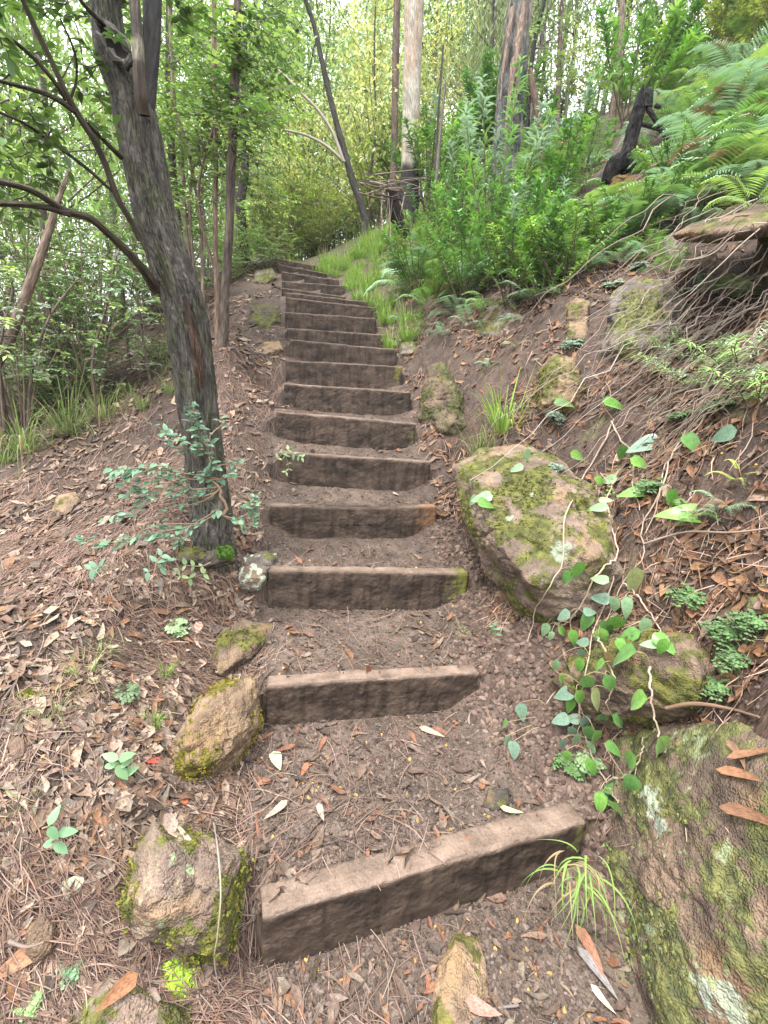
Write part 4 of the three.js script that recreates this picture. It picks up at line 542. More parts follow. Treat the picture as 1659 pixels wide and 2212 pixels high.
// [u, v of its foot on the slope, size, fronds, set, label]
[[1240, 500, 0.6, 8, 'green', 'arching fern with dark green fronds right of the lance-leaved shrub'], [1300, 520, 0.55, 8, 'blue', 'blue-green fern arching down toward the ledge, wide fronds'], [1370, 490, 0.5, 8, 'green', 'fern directly below the foot of the charred stump'], [1450, 450, 0.55, 9, 'lime', 'bright lime fern right of and below the charred stump'], [1530, 400, 0.6, 8, 'green', 'fern under the fallen log near the right edge'], [1610, 410, 0.55, 7, 'lime', 'lime fern above the rock ledge at the right edge'], [1480, 500, 0.4, 6, 'blue', 'small fern at the left tip of the overhanging ledge'],
  [1270, 330, 0.7, 9, 'green', 'tall fern left of the charred stump'], [1220, 390, 0.8, 8, 'blue', 'pale fern beside the slender brown trunk'], [1420, 300, 0.8, 9, 'blue', 'fern behind the charred stump to its right'], [1500, 260, 0.8, 9, 'green', 'fern on the slope above the fallen log'], [1570, 300, 0.75, 9, 'blue', 'bluish fern touching the fallen log'], [1640, 260, 0.8, 9, 'blue', 'bluish fern at the right edge above the log'], [1330, 220, 0.9, 9, 'lime', 'yellow-green fern high on the slope behind the stump'], [1420, 180, 0.9, 9, 'green', 'fern at the foot of the pinkish trunk'], [1500, 150, 0.9, 9, 'lime', 'lime fern high on the right slope'], [1590, 180, 0.9, 9, 'blue', 'bluish fern high on the right slope'], [1640, 120, 0.9, 9, 'green', 'uppermost fern by the right edge'], [1560, 80, 1.0, 9, 'green', 'fern on the brow of the right slope'], [1250, 260, 0.9, 8, 'green', 'fern between the stringybark and the stump, upslope'], [1380, 130, 1, 9, 'green', 'fern upslope of the pinkish trunk'], [1700, 330, 0.8, 9, 'green', 'fern cut by the right edge above the ledge'], [1470, 220, 0.8, 8, 'lime', 'lime fern midway up the right slope above the log'], [1170, 330, 0.8, 8, 'green', 'fern at the foot of the stringybark'], [1720, 200, 0.9, 9, 'lime', 'lime fern at the right border, high up'],
  [900, 600, 0.5, 8, 'blue', 'dark fern at the bank edge right of the twelfth step'], [955, 620, 0.45, 8, 'green', 'fern below the lance-leaved shrub, left of its stems'], [1010, 640, 0.45, 7, 'blue', 'fern hanging over the leaf litter at the foot of the shrub'], [880, 560, 0.5, 7, 'green', 'fern left of the lance-leaved shrub above the grey boulder'], [1110, 690, 0.3, 6, 'blue', 'small fern growing alone in the leaf litter below the shrub'], [1120, 745, 0.22, 5, 'blue', 'smallest fern in the litter above the pointed rock'], [1190, 600, 0.45, 7, 'green', 'fern at the right foot of the lance-leaved shrub'], [1180, 540, 0.5, 8, 'blue', 'fern amid the right half of the lance-leaved shrub'], [850, 520, 0.45, 7, 'lime', 'lime fern beside the brush pile'], [1325, 445, 0.4, 8, 'green', 'fern in front of the left root of the charred stump'], [1400, 445, 0.4, 8, 'lime', 'lime fern in front of the right root of the charred stump'], [1300, 470, 0.5, 8, 'lime', 'lime fern below and left of the charred stump'], [1040, 600, 0.6, 8, 'green', 'fern pushing out of the middle of the thicket'], [1110, 590, 0.6, 8, 'blue', 'pale fern among the stems at the right of the thicket'], [960, 570, 0.6, 8, 'lime', 'lime fern inside the left of the thicket'], [1270, 560, 0.55, 8, 'lime', 'lime fern above the narrow upright stone'], [1450, 560, 0.45, 7, 'green', 'fern on the shoulder of the ledge pillar'], [1340, 530, 0.6, 8, 'green', 'broad fern between the thicket and the ledge'], [1210, 560, 0.6, 8, 'green', 'broad fern at the right margin of the thicket'],
  [925, 660, 0.5, 8, 'green', 'fern spilling over the bank below the left of the thicket'], [985, 675, 0.45, 8, 'blue', 'pale fern at the lower edge of the thicket near its middle'], [1060, 665, 0.45, 8, 'green', 'fern under the stems of the largest lance-leaved shrub'], [1150, 650, 0.5, 8, 'blue', 'fern at the lower right corner of the thicket'], [1240, 590, 0.5, 8, 'green', 'fern reaching down left of the dark hollow'], [1330, 570, 0.5, 8, 'blue', 'fern drooping just above the bank boulder'], [1400, 545, 0.5, 8, 'green', 'fern left of the ledge pillar'],
].forEach(([u, v, s, n, set, lab]) => fern(u, v, gp(u, v), s * 1.3, n, set, lab));
[[880, 700, 0.28, 'small fern on the bare bank right of the eleventh step'], [960, 720, 0.26, 'small fern in the litter above the outcrop'], [1060, 790, 0.24, 'small fern above the bright grass tuft'], [1150, 610, 0.4, 'fern hanging from the thicket above the pale slab'], [1010, 700, 0.3, 'fern just below the lowest shrub of the thicket']].forEach(([u, v, s, lab]) => fern(u, v, gp(u, v), s * 1.6, 6, 'blue', lab));
[[1490, 475, 0.42, 'fern drooping over the left tip of the rock ledge'], [1555, 458, 0.42, 'fern drooping over the middle of the rock ledge'], [1630, 445, 0.45, 'fern drooping over the right end of the rock ledge'], [1450, 590, 0.32, 'fern at the foot of the ledge pillar'], [1530, 640, 0.35, 'fern below the dark hollow, in the dry stems'], [1620, 650, 0.4, 'fern below the dark hollow at the right edge']].forEach(([u, v, s, lab], k) => { const q = surf(u, v); fern(u, v, Math.hypot(q.p.x, q.p.z), s * 1.7, 7, ['green', 'blue', 'lime'][k % 3], lab, { hang: true }); });
reseed(470); for (let k = 0; k < 34; k++) { const u = rr(870, 1470), top = lerp(560, 430, (u - 870) / 600), v = rr(top, top + 95 - (u > 1250 ? 25 : 0)), st = pick(['green', 'lime', 'blue', 'green']), lb = { green: 'fresh green', lime: 'yellow-green', blue: 'pale bluish' }[st] + ' fern in the thicket ' + (u < 1000 ? 'right of the twelfth step' : u < 1150 ? 'under the stringybark' : u < 1300 ? 'above the narrow upright stone' : 'left of the rock ledge'), s0 = seed_; fern(u, v, gp(u, v), rr(0.65, 0.95), 8, st, lb, { seed: 8000 + k }).userData.group = lb; reseed(s0 + 31); }
reseed(480); for (let k = 0; k < 105; k++) { let u = rr(1180, 1760), v = rr(60, 460); if (u > 1250 && u < 1460 && v > 240) u += u < 1360 ? -150 : 170; const h = Math.min(13, gp(u, v)), st = pick(['green', 'lime', 'blue', 'green']), lb = { green: 'fresh green', lime: 'yellow-green', blue: 'pale bluish' }[st] + ' fern on the steep slope' + (u < 1300 ? ' near the stringybark' : u < 1420 ? ' around the charred stump' : u < 1560 ? ' right of the stump' : ' at the right edge') + (v < 150 ? ', near the top' : v < 280 ? ', halfway up' : ', lower down'), s0 = seed_; const t = fern(u, v, h, rr(0.75, 1.05), 8, st, lb, { seed: 9000 + k }); t.userData.group = lb; reseed(s0 + 77); }
fern(1690, 660, 2.0, 0.42, 6, 'young', 'yellow-green young fern frond at the right edge', { lift: 0.1 });
fern(1640, 770, 1.95, 0.5, 8, 'blue', 'pale fern spreading flat fronds over the dry stems at right', { lift: 0.1, pitch: 0.2 });
fern(1560, 800, 2.0, 0.42, 7, 'green', 'fern tangled in the dry stems left of the pale fern', { lift: 0.06 });

// ------------------------------------------------------------------ shrubs
function lanceShrub(seed, Hh, ns, col, L, W, o = {}) { // many upright stems ringed with narrow leaves
  reseed(seed); const { spread = 0.5, per = 75, from = 0.25, silver = 0.2 } = o, t = new THREE.Group(), s = new MB(), f = new MB();
  for (let k = 0; k < ns; k++) {
    const a = rr(0, 6.283), r = Math.sqrt(rnd()) * spread, hh = Hh * rr(0.6, 1.1) * (1 - 0.3 * r / spread), pts = curve([V(rr(-0.06, 0.06), -0.05, rr(-0.06, 0.06)), V(Math.cos(a) * r * 0.45, hh * 0.4, Math.sin(a) * r * 0.45), V(Math.cos(a) * r * 0.85, hh * 0.75, Math.sin(a) * r * 0.85), V(Math.cos(a) * r * 1.1 + rr(-0.05, 0.05), hh, Math.sin(a) * r * 1.1)], 20);
    s.tube(pts, radii(21, o.sr || 0.009, 0.002), 5, barkCol(C(0.12, 0.085, 0.06), C(0.06, 0.045, 0.033)));
    const c0 = vary(mix(col, pick([[0.07, 0.17, 0.035], [0.11, 0.24, 0.04], [0.26, 0.44, 0.065], col]), 0.7), 0.2, 0.1), sil = rnd() < silver;
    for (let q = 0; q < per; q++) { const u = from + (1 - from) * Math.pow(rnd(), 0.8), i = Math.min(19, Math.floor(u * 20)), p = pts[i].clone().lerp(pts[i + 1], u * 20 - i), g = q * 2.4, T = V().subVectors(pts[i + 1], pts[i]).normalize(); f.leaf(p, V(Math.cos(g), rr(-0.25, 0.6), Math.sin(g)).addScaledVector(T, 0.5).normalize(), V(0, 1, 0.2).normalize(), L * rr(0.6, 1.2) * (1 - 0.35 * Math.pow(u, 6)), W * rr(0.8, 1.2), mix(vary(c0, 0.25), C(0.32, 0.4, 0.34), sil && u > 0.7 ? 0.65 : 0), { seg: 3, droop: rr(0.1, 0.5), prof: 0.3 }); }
  }
  mesh('stem', s.geo(), M.twig, t).userData.kind = 'stuff'; tag(mesh('foliage', f.geo(), M.gloss, t), null, null, null, 'stuff'); return t;
}
function ovalShrub(seed, Hh, ns, col, L, o = {}) { // twiggy shrub with oval leaves
  reseed(seed); const { spread = 0.5, tw = 9, aspect = 0.55 } = o, t = new THREE.Group(), s = new MB(), f = new MB();
  for (let k = 0; k < ns; k++) {
    const a = rr(0, 6.283), r = Math.sqrt(rnd()) * spread, hh = Hh * rr(0.55, 1.1), pts = curve([V(rr(-0.08, 0.08), -0.05, rr(-0.08, 0.08)), V(Math.cos(a) * r * 0.5, hh * 0.5, Math.sin(a) * r * 0.5), V(Math.cos(a) * r * 1.1, hh, Math.sin(a) * r * 1.1)], 12);
    s.tube(pts, radii(13, 0.008, 0.002), 5, barkCol(C(0.2, 0.15, 0.115), C(0.1, 0.075, 0.056)));
    for (let q = 0; q < tw; q++) { const i = 3 + Math.floor(rnd() * 9), p = pts[i], b2 = rr(0, 6.283), l = rr(0.15, 0.38), e = p.clone().add(V(Math.cos(b2) * l, rr(-0.05, 0.22), Math.sin(b2) * l)), c2 = [p, p.clone().lerp(e, 0.35).add(V(0, 0.02, 0)), p.clone().lerp(e, 0.7).add(V(0, 0.01, 0)), e]; s.tube(c2, [0.003, 0.0025, 0.002, 0.001], 3, C(0.15, 0.11, 0.08)); leafTwig(f, c2, L * rr(0.8, 1.2), vary(col, 0.25, 0.12), { step: L * 0.62, seg: 2, aspect, from: 0.2 }); }
  }
  mesh('stem', s.geo(), M.twig, t).userData.kind = 'stuff'; tag(mesh('foliage', f.geo(), o.mat || M.leaf, t), null, null, null, 'stuff'); return t;
}
const SH = { lance: lanceShrub(401, 1.15, 16, C(0.19, 0.36, 0.06), 0.125, 0.021), lanceTall: lanceShrub(402, 1.6, 10, C(0.2, 0.34, 0.1), 0.13, 0.019, { spread: 0.35, from: 0.2, silver: 0.55, per: 80 }), lanceLow: lanceShrub(403, 0.7, 14, C(0.23, 0.4, 0.06), 0.08, 0.018, { from: 0.15, silver: 0.1 }), spiky: lanceShrub(404, 0.4, 11, C(0.34, 0.46, 0.2), 0.14, 0.009, { spread: 0.45, from: 0.1, silver: 0.3, per: 45, sr: 0.0035 }), oval: ovalShrub(405, 1.5, 11, C(0.13, 0.24, 0.055), 0.045, { spread: 0.6, tw: 11, mat: M.gloss }), ovalLow: ovalShrub(406, 0.8, 11, C(0.19, 0.31, 0.075), 0.04, { spread: 0.6, tw: 10 }), ovalLime: ovalShrub(407, 1.1, 11, C(0.3, 0.38, 0.07), 0.05, { spread: 0.5, tw: 10 }), twiggy: ovalShrub(408, 1.3, 16, C(0.13, 0.18, 0.07), 0.035, { spread: 0.7, tw: 4 }) };
for (const k in SH) SH[k].traverse((c) => { c.castShadow = c.receiveShadow = true; });
reseed(500);
const shrub = (name, k, u, v, h, s, label, group) => { const o = SH[k].clone(); o.name = numbered(name); o.position.copy(onGround(at(u, v, h || gp(u, v)), -0.02)); o.rotation.y = rr(0, 6.28); o.scale.setScalar(s); scene.add(o); return tag(o, label, 'shrub', group); };
[['lance', 1000, 665, 0, 0.8, 'lance-leaved shrub lowest on the bank, under the silvery shoots'], ['lance', 1100, 660, 0, 0.8, 'lance-leaved shrub low on the bank above the bare grey slab'], ['lance', 900, 640, 0, 0.75, 'lance-leaved shrub leaning over the twelfth step from the bank'], ['lanceLow', 1200, 620, 0, 0.9, 'lush low plant above the narrow upright stone, right side'], ['lance', 1040, 630, 0, 0.95, 'largest lance-leaved shrub in the middle, with bare brown stems at its foot'], ['lance', 960, 590, 0, 0.95, 'lance-leaved shrub at the left end of the dense thicket above the twelfth step'], ['lance', 1130, 600, 0, 0.9, 'lance-leaved shrub on the right of the dense thicket'], ['lanceTall', 1055, 590, 0, 1.15, 'tallest shrub with silvery narrow leaves in front of the stringybark'], ['lanceTall', 985, 560, 0, 1.0, 'tall shoots with silvery narrow leaves left of the stringybark'], ['lance', 1090, 540, 0, 0.75, 'lance-leaved shrub at the foot of the stringybark'], ['lance', 930, 520, 0, 0.9, 'lance-leaved shrub in front of the pale gum'], ['lanceLow', 1010, 655, 0, 0.7, 'low bright shrub at the bank edge under the big lance-leaved one'], ['lanceLow', 1170, 650, 0, 0.7, 'low lance-leaved plant above the narrow upright stone'], ['lanceLow', 1240, 600, 0, 0.8, 'low yellow-green plant left of the dark hollow'], ['lanceLow', 1300, 560, 0, 0.8, 'low bright plant between the ferns and the dark hollow'], ['lance', 1200, 490, 0, 0.85, 'lance-leaved shrub between the stringybark and the stump'], ['lanceTall', 1250, 420, 0, 0.8, 'silvery shoots left of the charred stump'], ['lance', 1010, 470, 0, 0.9, 'lance-leaved shrub behind the tall silvery shoots'], ['lanceLow', 1380, 510, 0, 0.7, 'low plant in the ferns above the bank boulder'], ['lanceLow', 870, 600, 0, 0.6, 'small bright plant above the round stone'], ['lanceLow', 1460, 420, 0, 0.8, 'low bright plant right of the stump among ferns'],
  ['spiky', 1500, 830, 0, 0.55, 'spiky pale green plant in the dry stems of the right bank'], ['spiky', 1600, 800, 0, 0.6, 'spiky pale plant between the flat fern and the dry stems'], ['spiky', 1450, 770, 0, 0.5, 'spiky pale plant just right of the bank boulder'], ['spiky', 1640, 860, 0, 0.55, 'spiky pale green plant spreading at the right border'],
].forEach(([k, u, v, h, s, lab]) => shrub(k === 'spiky' ? 'spiky_plant' : 'lance_leaved_shrub', k, u, v, h, s, lab, k === 'spiky' ? 'spiky pale plants' : 'shrubs of the right bank'));
// undergrowth left of the stairs and on the slopes behind
const fillShrub = (k, name, n, u0, u1, h0, h1, s0, s1, lab) => { for (let q = 0; q < n; q++) { const u = rr(u0, u1), h = rr(h0, h1), p = at(u, 800, h), [, w] = stair(p.x, p.z); if (w > 0.02) continue; const l = lab + (h < lerp(h0, h1, 0.5) ? ', in the nearer row' : ', in the farther row') ; shrub(name, k, u, 800, h, rr(s0, s1), l, l); } };
fillShrub('ovalLime', 'bright_shrub', 9, -200, 420, 5.5, 10, 0.6, 1.1, 'bright lime oval-leaved shrub in the thicket at left');
fillShrub('oval', 'oval_leaved_shrub', 6, -150, 400, 5, 9, 0.9, 1.5, 'dark glossy oval-leaved shrub in the thicket beyond the leaning tree');
fillShrub('twiggy', 'twiggy_shrub', 5, -150, 420, 4.9, 8, 0.8, 1.4, 'bare twiggy shrub with few leaves in the thicket at left');
fillShrub('ovalLow', 'low_shrub', 18, -200, 420, 4.8, 10, 0.55, 0.9, 'low green oval-leaved shrub at the edge of the left slope');
fillShrub('ovalLime', 'lime_shrub', 16, 480, 830, 9, 14, 0.9, 1.6, 'yellow-green shrub in the bright undergrowth behind the stair head');
fillShrub('oval', 'dark_shrub', 8, 520, 860, 10, 15, 1, 1.6, 'darker shrub in the undergrowth behind the stair head');
fillShrub('lance', 'slope_shrub', 10, 1130, 1800, 6.5, 13, 0.9, 1.6, 'leafy green shrub on the fern slope at upper right');
fillShrub('ovalLime', 'slope_lime_shrub', 8, 1150, 1750, 7, 13, 0.8, 1.4, 'lime-green shrub on the fern slope at upper right');
fillShrub('lance', 'gum_foot_shrub', 12, 860, 1160, 8, 13, 1, 1.6, 'leafy shrub between the pale gum and the stringybark');
fillShrub('ovalLow', 'stair_side_shrub', 5, 500, 600, 6.5, 9, 0.6, 1, 'small shrub at the left of the stair head');

// ------------------------------------------------------------------ grasses
function tuftGeo(seed, n, L, col, o = {}) { reseed(seed); const { w = 0.006, sp = 0.7, dry = 0.15, droop = 0.6 } = o, b = new MB(); for (let k = 0; k < n; k++) { const a = rr(0, 6.283), r = rr(0, 0.05) * L / 0.4, t = rr(0.1, sp), d = V(Math.cos(a) * t, 1, Math.sin(a) * t).normalize(); b.leaf(V(Math.cos(a) * r, -0.02, Math.sin(a) * r), d, V(-Math.cos(a), 0.6, -Math.sin(a)).normalize(), L * rr(0.5, 1.15), w * rr(0.7, 1.3), rnd() < dry ? vary(C(0.3, 0.24, 0.12), 0.2) : vary(col, 0.3, 0.12), { seg: 6, droop: droop * rr(0.3, 1.3), fold: 0.3, prof: -0.1 }); } return b.geo(); }
const TG = { green: tuftGeo(601, 60, 0.4, C(0.14, 0.22, 0.045)), lush: tuftGeo(602, 80, 0.42, C(0.2, 0.32, 0.05), { w: 0.008, dry: 0.05 }), long: tuftGeo(603, 90, 0.6, C(0.16, 0.22, 0.06), { sp: 0.9, droop: 0.8, dry: 0.2 }), wisp: tuftGeo(605, 38, 0.5, C(0.2, 0.27, 0.07), { w: 0.004, sp: 0.9, droop: 0.9, dry: 0.25 }), sparse: tuftGeo(604, 22, 0.3, C(0.15, 0.23, 0.05), { sp: 0.9, droop: 0.7 }) };
function tuft(k, u, v, s, label, group, h) { const m = mesh('grass_tuft', TG[k], M.grass); let hh = h || gp(u, v); if (hh > 7 && !h) hh = 4.7; m.position.copy(onGround(at(u, v, hh))); m.rotation.y = rr(0, 6.28); m.scale.setScalar(s); return tag(m, label, 'grass', group); }
tuft('lush', 1085, 930, 1.5, 'bright green grass tuft above the large boulder'); tuft('green', 1035, 985, 1.0, 'grass hanging over the top left of the large boulder'); tuft('wisp', 1055, 960, 1.0, 'thin grass between the green outcrop and the boulder');
tuft('long', 150, 935, 1.5, 'long-bladed grass tussock at the edge of the left slope'); tuft('long', 50, 975, 1.4, 'grass tussock at the far left edge'); tuft('long', 225, 905, 1.2, 'grass tussock right of the largest one on the left slope'); tuft('green', 310, 885, 0.9, 'grass tuft just left of the leaning trunk'); tuft('green', 10, 1000, 0.9, 'low yellowish grass at the left border'); tuft('green', 365, 850, 0.8, 'grass tuft behind the leaning trunk');
reseed(610); for (let k = 0; k < 34; k++) tuft(pick(['long', 'wisp', 'green', 'wisp']), rr(-120, 400), 880, rr(0.6, 1.0), 'pale grass clump on the far side of the left slope', 'grass clumps past the crest at left', rr(3.9, 8.5));
tuft('wisp', 185, 1470, 0.62, 'sparse grass with drooping blades on the lower left slope'); tuft('wisp', 220, 1420, 0.5, 'short grass above the sparse drooping tuft at left'); tuft('wisp', 110, 1540, 0.55, 'few long grass blades in the litter at lower left'); tuft('lush', 335, 1570, 0.28, 'small bright grass tuft left of the wedge rock'); tuft('lush', 360, 1460, 0.26, 'small grass tuft above the wedge rock'); tuft('sparse', 60, 1740, 0.4, 'tiny yellowing grass tuft at the left edge low down');
tuft('sparse', 815, 705, 0.8, 'dry grass leaning over the right end of the eleventh step'); tuft('sparse', 895, 760, 0.7, 'grass beside the small grey stone'); tuft('sparse', 1000, 1370, 0.45, 'thin faded grass sprig in the mud right of the third step');
for (let k = 0; k < 170; k++) { const h = rr(4.5, 8.8), s = SL[Math.min(17, Math.max(0, Math.round((h - 0.9) / 0.4)))], off = s.w / 2 + rr(0.03, 1.5), m = mesh('grass_tuft', TG.lush, M.grass); const x = s.x + s.dx * off + rr(-0.2, 0.2), z = s.z + s.dz * off + rr(-0.2, 0.2); m.position.set(x, H(x, z), z); m.rotation.y = rr(0, 6.28); m.scale.setScalar(rr(0.75, 1.3)); const lb = off < s.w / 2 + 0.5 ? 'lush bright grass clump along the right edge of the upper steps' : 'lush bright grass clump on the bank above the upper steps'; tag(m, lb, 'grass', lb); }
for (let k = 0; k < 14; k++) { const lb = 'green grass clump around the stair head'; const m = tuft('lush', rr(500, 660), 560, rr(0.7, 1.1), lb, lb, rr(8.2, 10.5)); m.name = m.name; }
{ // the grass by the lowest step, blade by blade
  reseed(620); const p = at(1245, 1880, 1.12), t = thing('grass_clump', 'drooping grass at the right end of the lowest step', 'grass', p), gs = [];
  for (let k = 0; k < 5; k++) { const b = new MB(); b.leaf(V(0, 0, 0), V(0, 0.6, 0.8).normalize(), V(0, 0.8, -0.6), 0.2, 0.0065, vary(k === 4 ? C(0.3, 0.22, 0.12) : C(0.17, 0.27, 0.06), 0.2), { seg: 8, droop: 0.9, fold: 0.3, prof: -0.1 }); gs.push(b.geo()); }
  for (let k = 0; k < 42; k++) { const m = mesh('blade', pick(gs), M.grass, t); m.rotation.order = 'YXZ'; m.rotation.set(rr(-0.5, 0.5), rr(-1.6, 1.0) - 0.3, rr(-0.4, 0.4)); m.position.set(rr(-0.06, 0.05), rr(-0.03, 0.05), rr(-0.02, 0.04)); m.scale.setScalar(rr(0.6, 1.25)); }
}

// ------------------------------------------------------------------ leaf litter, needles and crumbs of earth: nobody could count them
function dryLeaf(seed, asp, bend, curl, seg = 5) { reseed(seed); const b = new MB(); b.leaf(V(0, 0, 0), V(0, 0, 1), V(0, 1, 0), 1, asp, C(1, 1, 1), { seg, fold: 0.5, droop: 0, prof: 0.15 }); for (let i = 0; i < b.p.length; i += 3) { const z = b.p[i + 2]; b.p[i] += bend * (z - z * z); b.p[i + 1] += curl * (z - 0.5) * (z - 0.5) + 0.04 * Math.sin(z * 9 + seed); b.p[i + 2] -= 0.5; } return b.geo(); }
const needleGeo = (bend) => { const b = new MB(), pts = []; for (let k = 0; k <= 5; k++) { const z = k / 5; pts.push(V(bend * (z - z * z), 0.05 * Math.sin(z * 6 + bend * 9), z - 0.5)); } b.tube(pts, [0.006, 0.008, 0.008, 0.007, 0.006, 0.003], 3, C(1, 1, 1)); return b.geo(); };
const crumbGeo = (() => { const g = new THREE.IcosahedronGeometry(1, 0), p = g.attributes.position; for (let k = 0; k < p.count; k++) { const q = V().fromBufferAttribute(p, k), f = 1 + 0.35 * n3(q.x * 2, q.y * 2, q.z * 2); p.setXYZ(k, q.x * f * 1.2, q.y * f * 0.8, q.z * f); } g.computeVertexNormals(); const c = new Float32Array(p.count * 3).fill(1); g.setAttribute('color', new THREE.BufferAttribute(c, 3)); return g; })();
function strew(geos, n, where, size, cols, mat, name, label, o = {}) {
  reseed(o.seed || 700); const { h0 = 0.62, h1 = 8, align = 0, lift = 0.004, tilt = 0.25, a0 = -60, a1 = 62, flat = 1 } = o, per = geos.map(() => []), q = new THREE.Quaternion(), q2 = new THREE.Quaternion(), col = new THREE.Color();
  for (let k = 0, made = 0; made < n && k < n * 6; k++) {
    const h = h0 * Math.pow(h1 / h0, Math.pow(rnd(), o.pw || 1)), a = rr(a0, a1) * Math.PI / 180, x = Math.sin(a) * h, z = -Math.cos(a) * h, [, w] = stair(x, z), pr = where(x, z, w, h);
    if (rnd() > pr) continue; made++;
    const N = nrm(x, z), y = H(x, z); let ang = rr(0, 6.283); if (align && rnd() < align) { ang = Math.atan2(N.x, N.z) + rr(-0.55, 0.55) + (o.turn || 0); }
    q.setFromUnitVectors(V(0, 1, 0), N); q2.setFromEuler(new THREE.Euler(rr(-tilt, tilt), ang, rr(-tilt, tilt), 'YXZ')); q.multiply(q2);
    const s = rr(size[0], size[1]) * (o.far ? 1 + 0.12 * h : 1); per[Math.floor(rnd() * geos.length)].push([x, y + lift + rnd() * lift, z, q.clone(), s, vary(pick(cols), 0.3, 0.06)]);
  }
  const g = new THREE.Group(); g.name = numbered(name); scene.add(g); tag(g, label, 'ground litter', null, 'stuff');
  per.forEach((l, i) => { const im = new THREE.InstancedMesh(geos[i], mat, l.length), m = new THREE.Matrix4(); l.forEach(([x, y, z, qq, s, c], k) => { m.compose(V(x, y, z), qq, V(s, s * flat, s)); im.setMatrixAt(k, m); im.setColorAt(k, col.setRGB(c[0], c[1], c[2])); }); im.name = o.part || 'leaf'; im.castShadow = im.receiveShadow = true; im.userData.kind = 'stuff'; g.add(im); });
}
const LG = [dryLeaf(1, 0.2, 0.3, 0.3), dryLeaf(2, 0.24, -0.25, 0.5), dryLeaf(3, 0.34, 0.1, 0.2), dryLeaf(4, 0.17, 0.5, 0.6), dryLeaf(5, 0.3, -0.1, -0.15), dryLeaf(6, 0.42, 0.05, 0.35)], SGm = [dryLeaf(7, 0.5, 0.1, 0.2, 3), dryLeaf(8, 0.35, -0.1, 0.3, 3)];
const NG = [needleGeo(0.15), needleGeo(-0.25), needleGeo(0.4)];
const tones = [C(0.138, 0.086, 0.061), C(0.172, 0.119, 0.089), C(0.095, 0.066, 0.050), C(0.146, 0.111, 0.092), C(0.052, 0.036, 0.028), C(0.172, 0.090, 0.050), C(0.292, 0.213, 0.159), C(0.112, 0.070, 0.048), C(0.241, 0.164, 0.122), C(0.258, 0.197, 0.155)], dk = [C(0.086, 0.059, 0.044), C(0.120, 0.082, 0.063), C(0.060, 0.043, 0.034), C(0.146, 0.094, 0.067), C(0.163, 0.123, 0.096), C(0.172, 0.082, 0.048)], red = [C(0.138, 0.070, 0.043), C(0.189, 0.094, 0.052), C(0.112, 0.070, 0.050), C(0.206, 0.143, 0.107), C(0.069, 0.041, 0.028), C(0.206, 0.115, 0.059), C(0.095, 0.053, 0.037)];
const patchy = (x, z, f = 1.6) => clamp(0.5 + 1.7 * fbm(x * f, 20, z * f, 3), 0.05, 1);
const left = (x, z) => { let s = SL[0]; for (const q of SL) if (Math.abs(q.z - z) < Math.abs(s.z - z)) s = q; return x < s.x; };
strew(LG, 7000, (x, z, w) => (left(x, z) && w < 0.5 ? (1 - w) * patchy(x, z) : 0), [0.03, 0.08], tones, M.litter, 'leaf_litter', 'pinkish-brown dry leaves strewn over the left slope', { seed: 701, a1: 12, pw: 0.8, far: 1 });
strew(SGm, 6000, (x, z, w) => (left(x, z) && w < 0.5 ? patchy(x, z, 2.3) : 0), [0.018, 0.04], tones, M.litter, 'leaf_litter', 'small broken leaf bits over the left slope', { seed: 702, a1: 12, far: 1 });
strew(NG, 26000, (x, z, w) => (left(x, z) && w < 0.6 ? patchy(x + 3, z, 1.2) : w > 0.5 ? 0.03 : 0), [0.07, 0.22], [C(0.13, 0.082, 0.062), C(0.08, 0.052, 0.042), C(0.19, 0.135, 0.105), C(0.14, 0.085, 0.062)], M.twig, 'needle_litter', 'red-brown needles and fine twigs combed downslope on the left', { seed: 703, a1: 12, align: 0.75, turn: 0.25, part: 'needle', tilt: 0.12, h1: 6 });
strew(LG, 620, (x, z, w, h) => (w > 0.6 ? 0.35 + 0.65 * sst(0, 0.4, fbm(x * 2, 30, z * 2, 3)) : 0), [0.035, 0.085], dk, M.litter, 'leaf_litter', 'damp dark leaves trodden into the treads', { seed: 704, h1: 7 });
strew(SGm, 1300, (x, z, w) => (w > 0.6 ? 0.4 + 0.6 * sst(-0.1, 0.3, fbm(x * 2, 30, z * 2, 3)) : 0), [0.012, 0.035], dk, M.litter, 'leaf_litter', 'crushed leaf fragments on the muddy treads', { seed: 705, h1: 7 });
strew(NG, 1700, (x, z, w) => (w > 0.4 ? 1 : 0), [0.03, 0.1], [C(0.14, 0.1, 0.08), C(0.2, 0.14, 0.11), C(0.08, 0.06, 0.05)], M.twig, 'needle_litter', 'fine dark twigs scattered on the muddy treads', { seed: 706, h1: 6, part: 'needle', tilt: 0.1 });
strew(LG, 12000, (x, z, w) => (!left(x, z) && w < 0.4 ? (1 - w) * patchy(x, z) * sst(0.75, 1.0, x + 0.45 * (-1.4 - z) * (z > -1.9 ? 1 : 0) + (z < -1.9 ? 0.9 : 0)) : 0), [0.035, 0.095], red, M.litter, 'leaf_litter', 'rusty dry leaves and bark heaped on the right bank', { seed: 707, a0: -5, h1: 6.5, pw: 0.8, tilt: 0.45 });
strew(NG, 5000, (x, z, w) => (!left(x, z) && w < 0.4 ? patchy(x, z) * (z > -1.9 ? sst(0.7, 1, x) : 1) : 0), [0.08, 0.24], [C(0.24, 0.15, 0.11), C(0.15, 0.09, 0.065), C(0.32, 0.23, 0.17)], M.twig, 'needle_litter', 'reddish needles and twigs on the right bank', { seed: 708, a0: -5, h1: 5.5, part: 'needle', align: 0.5, tilt: 0.3 });
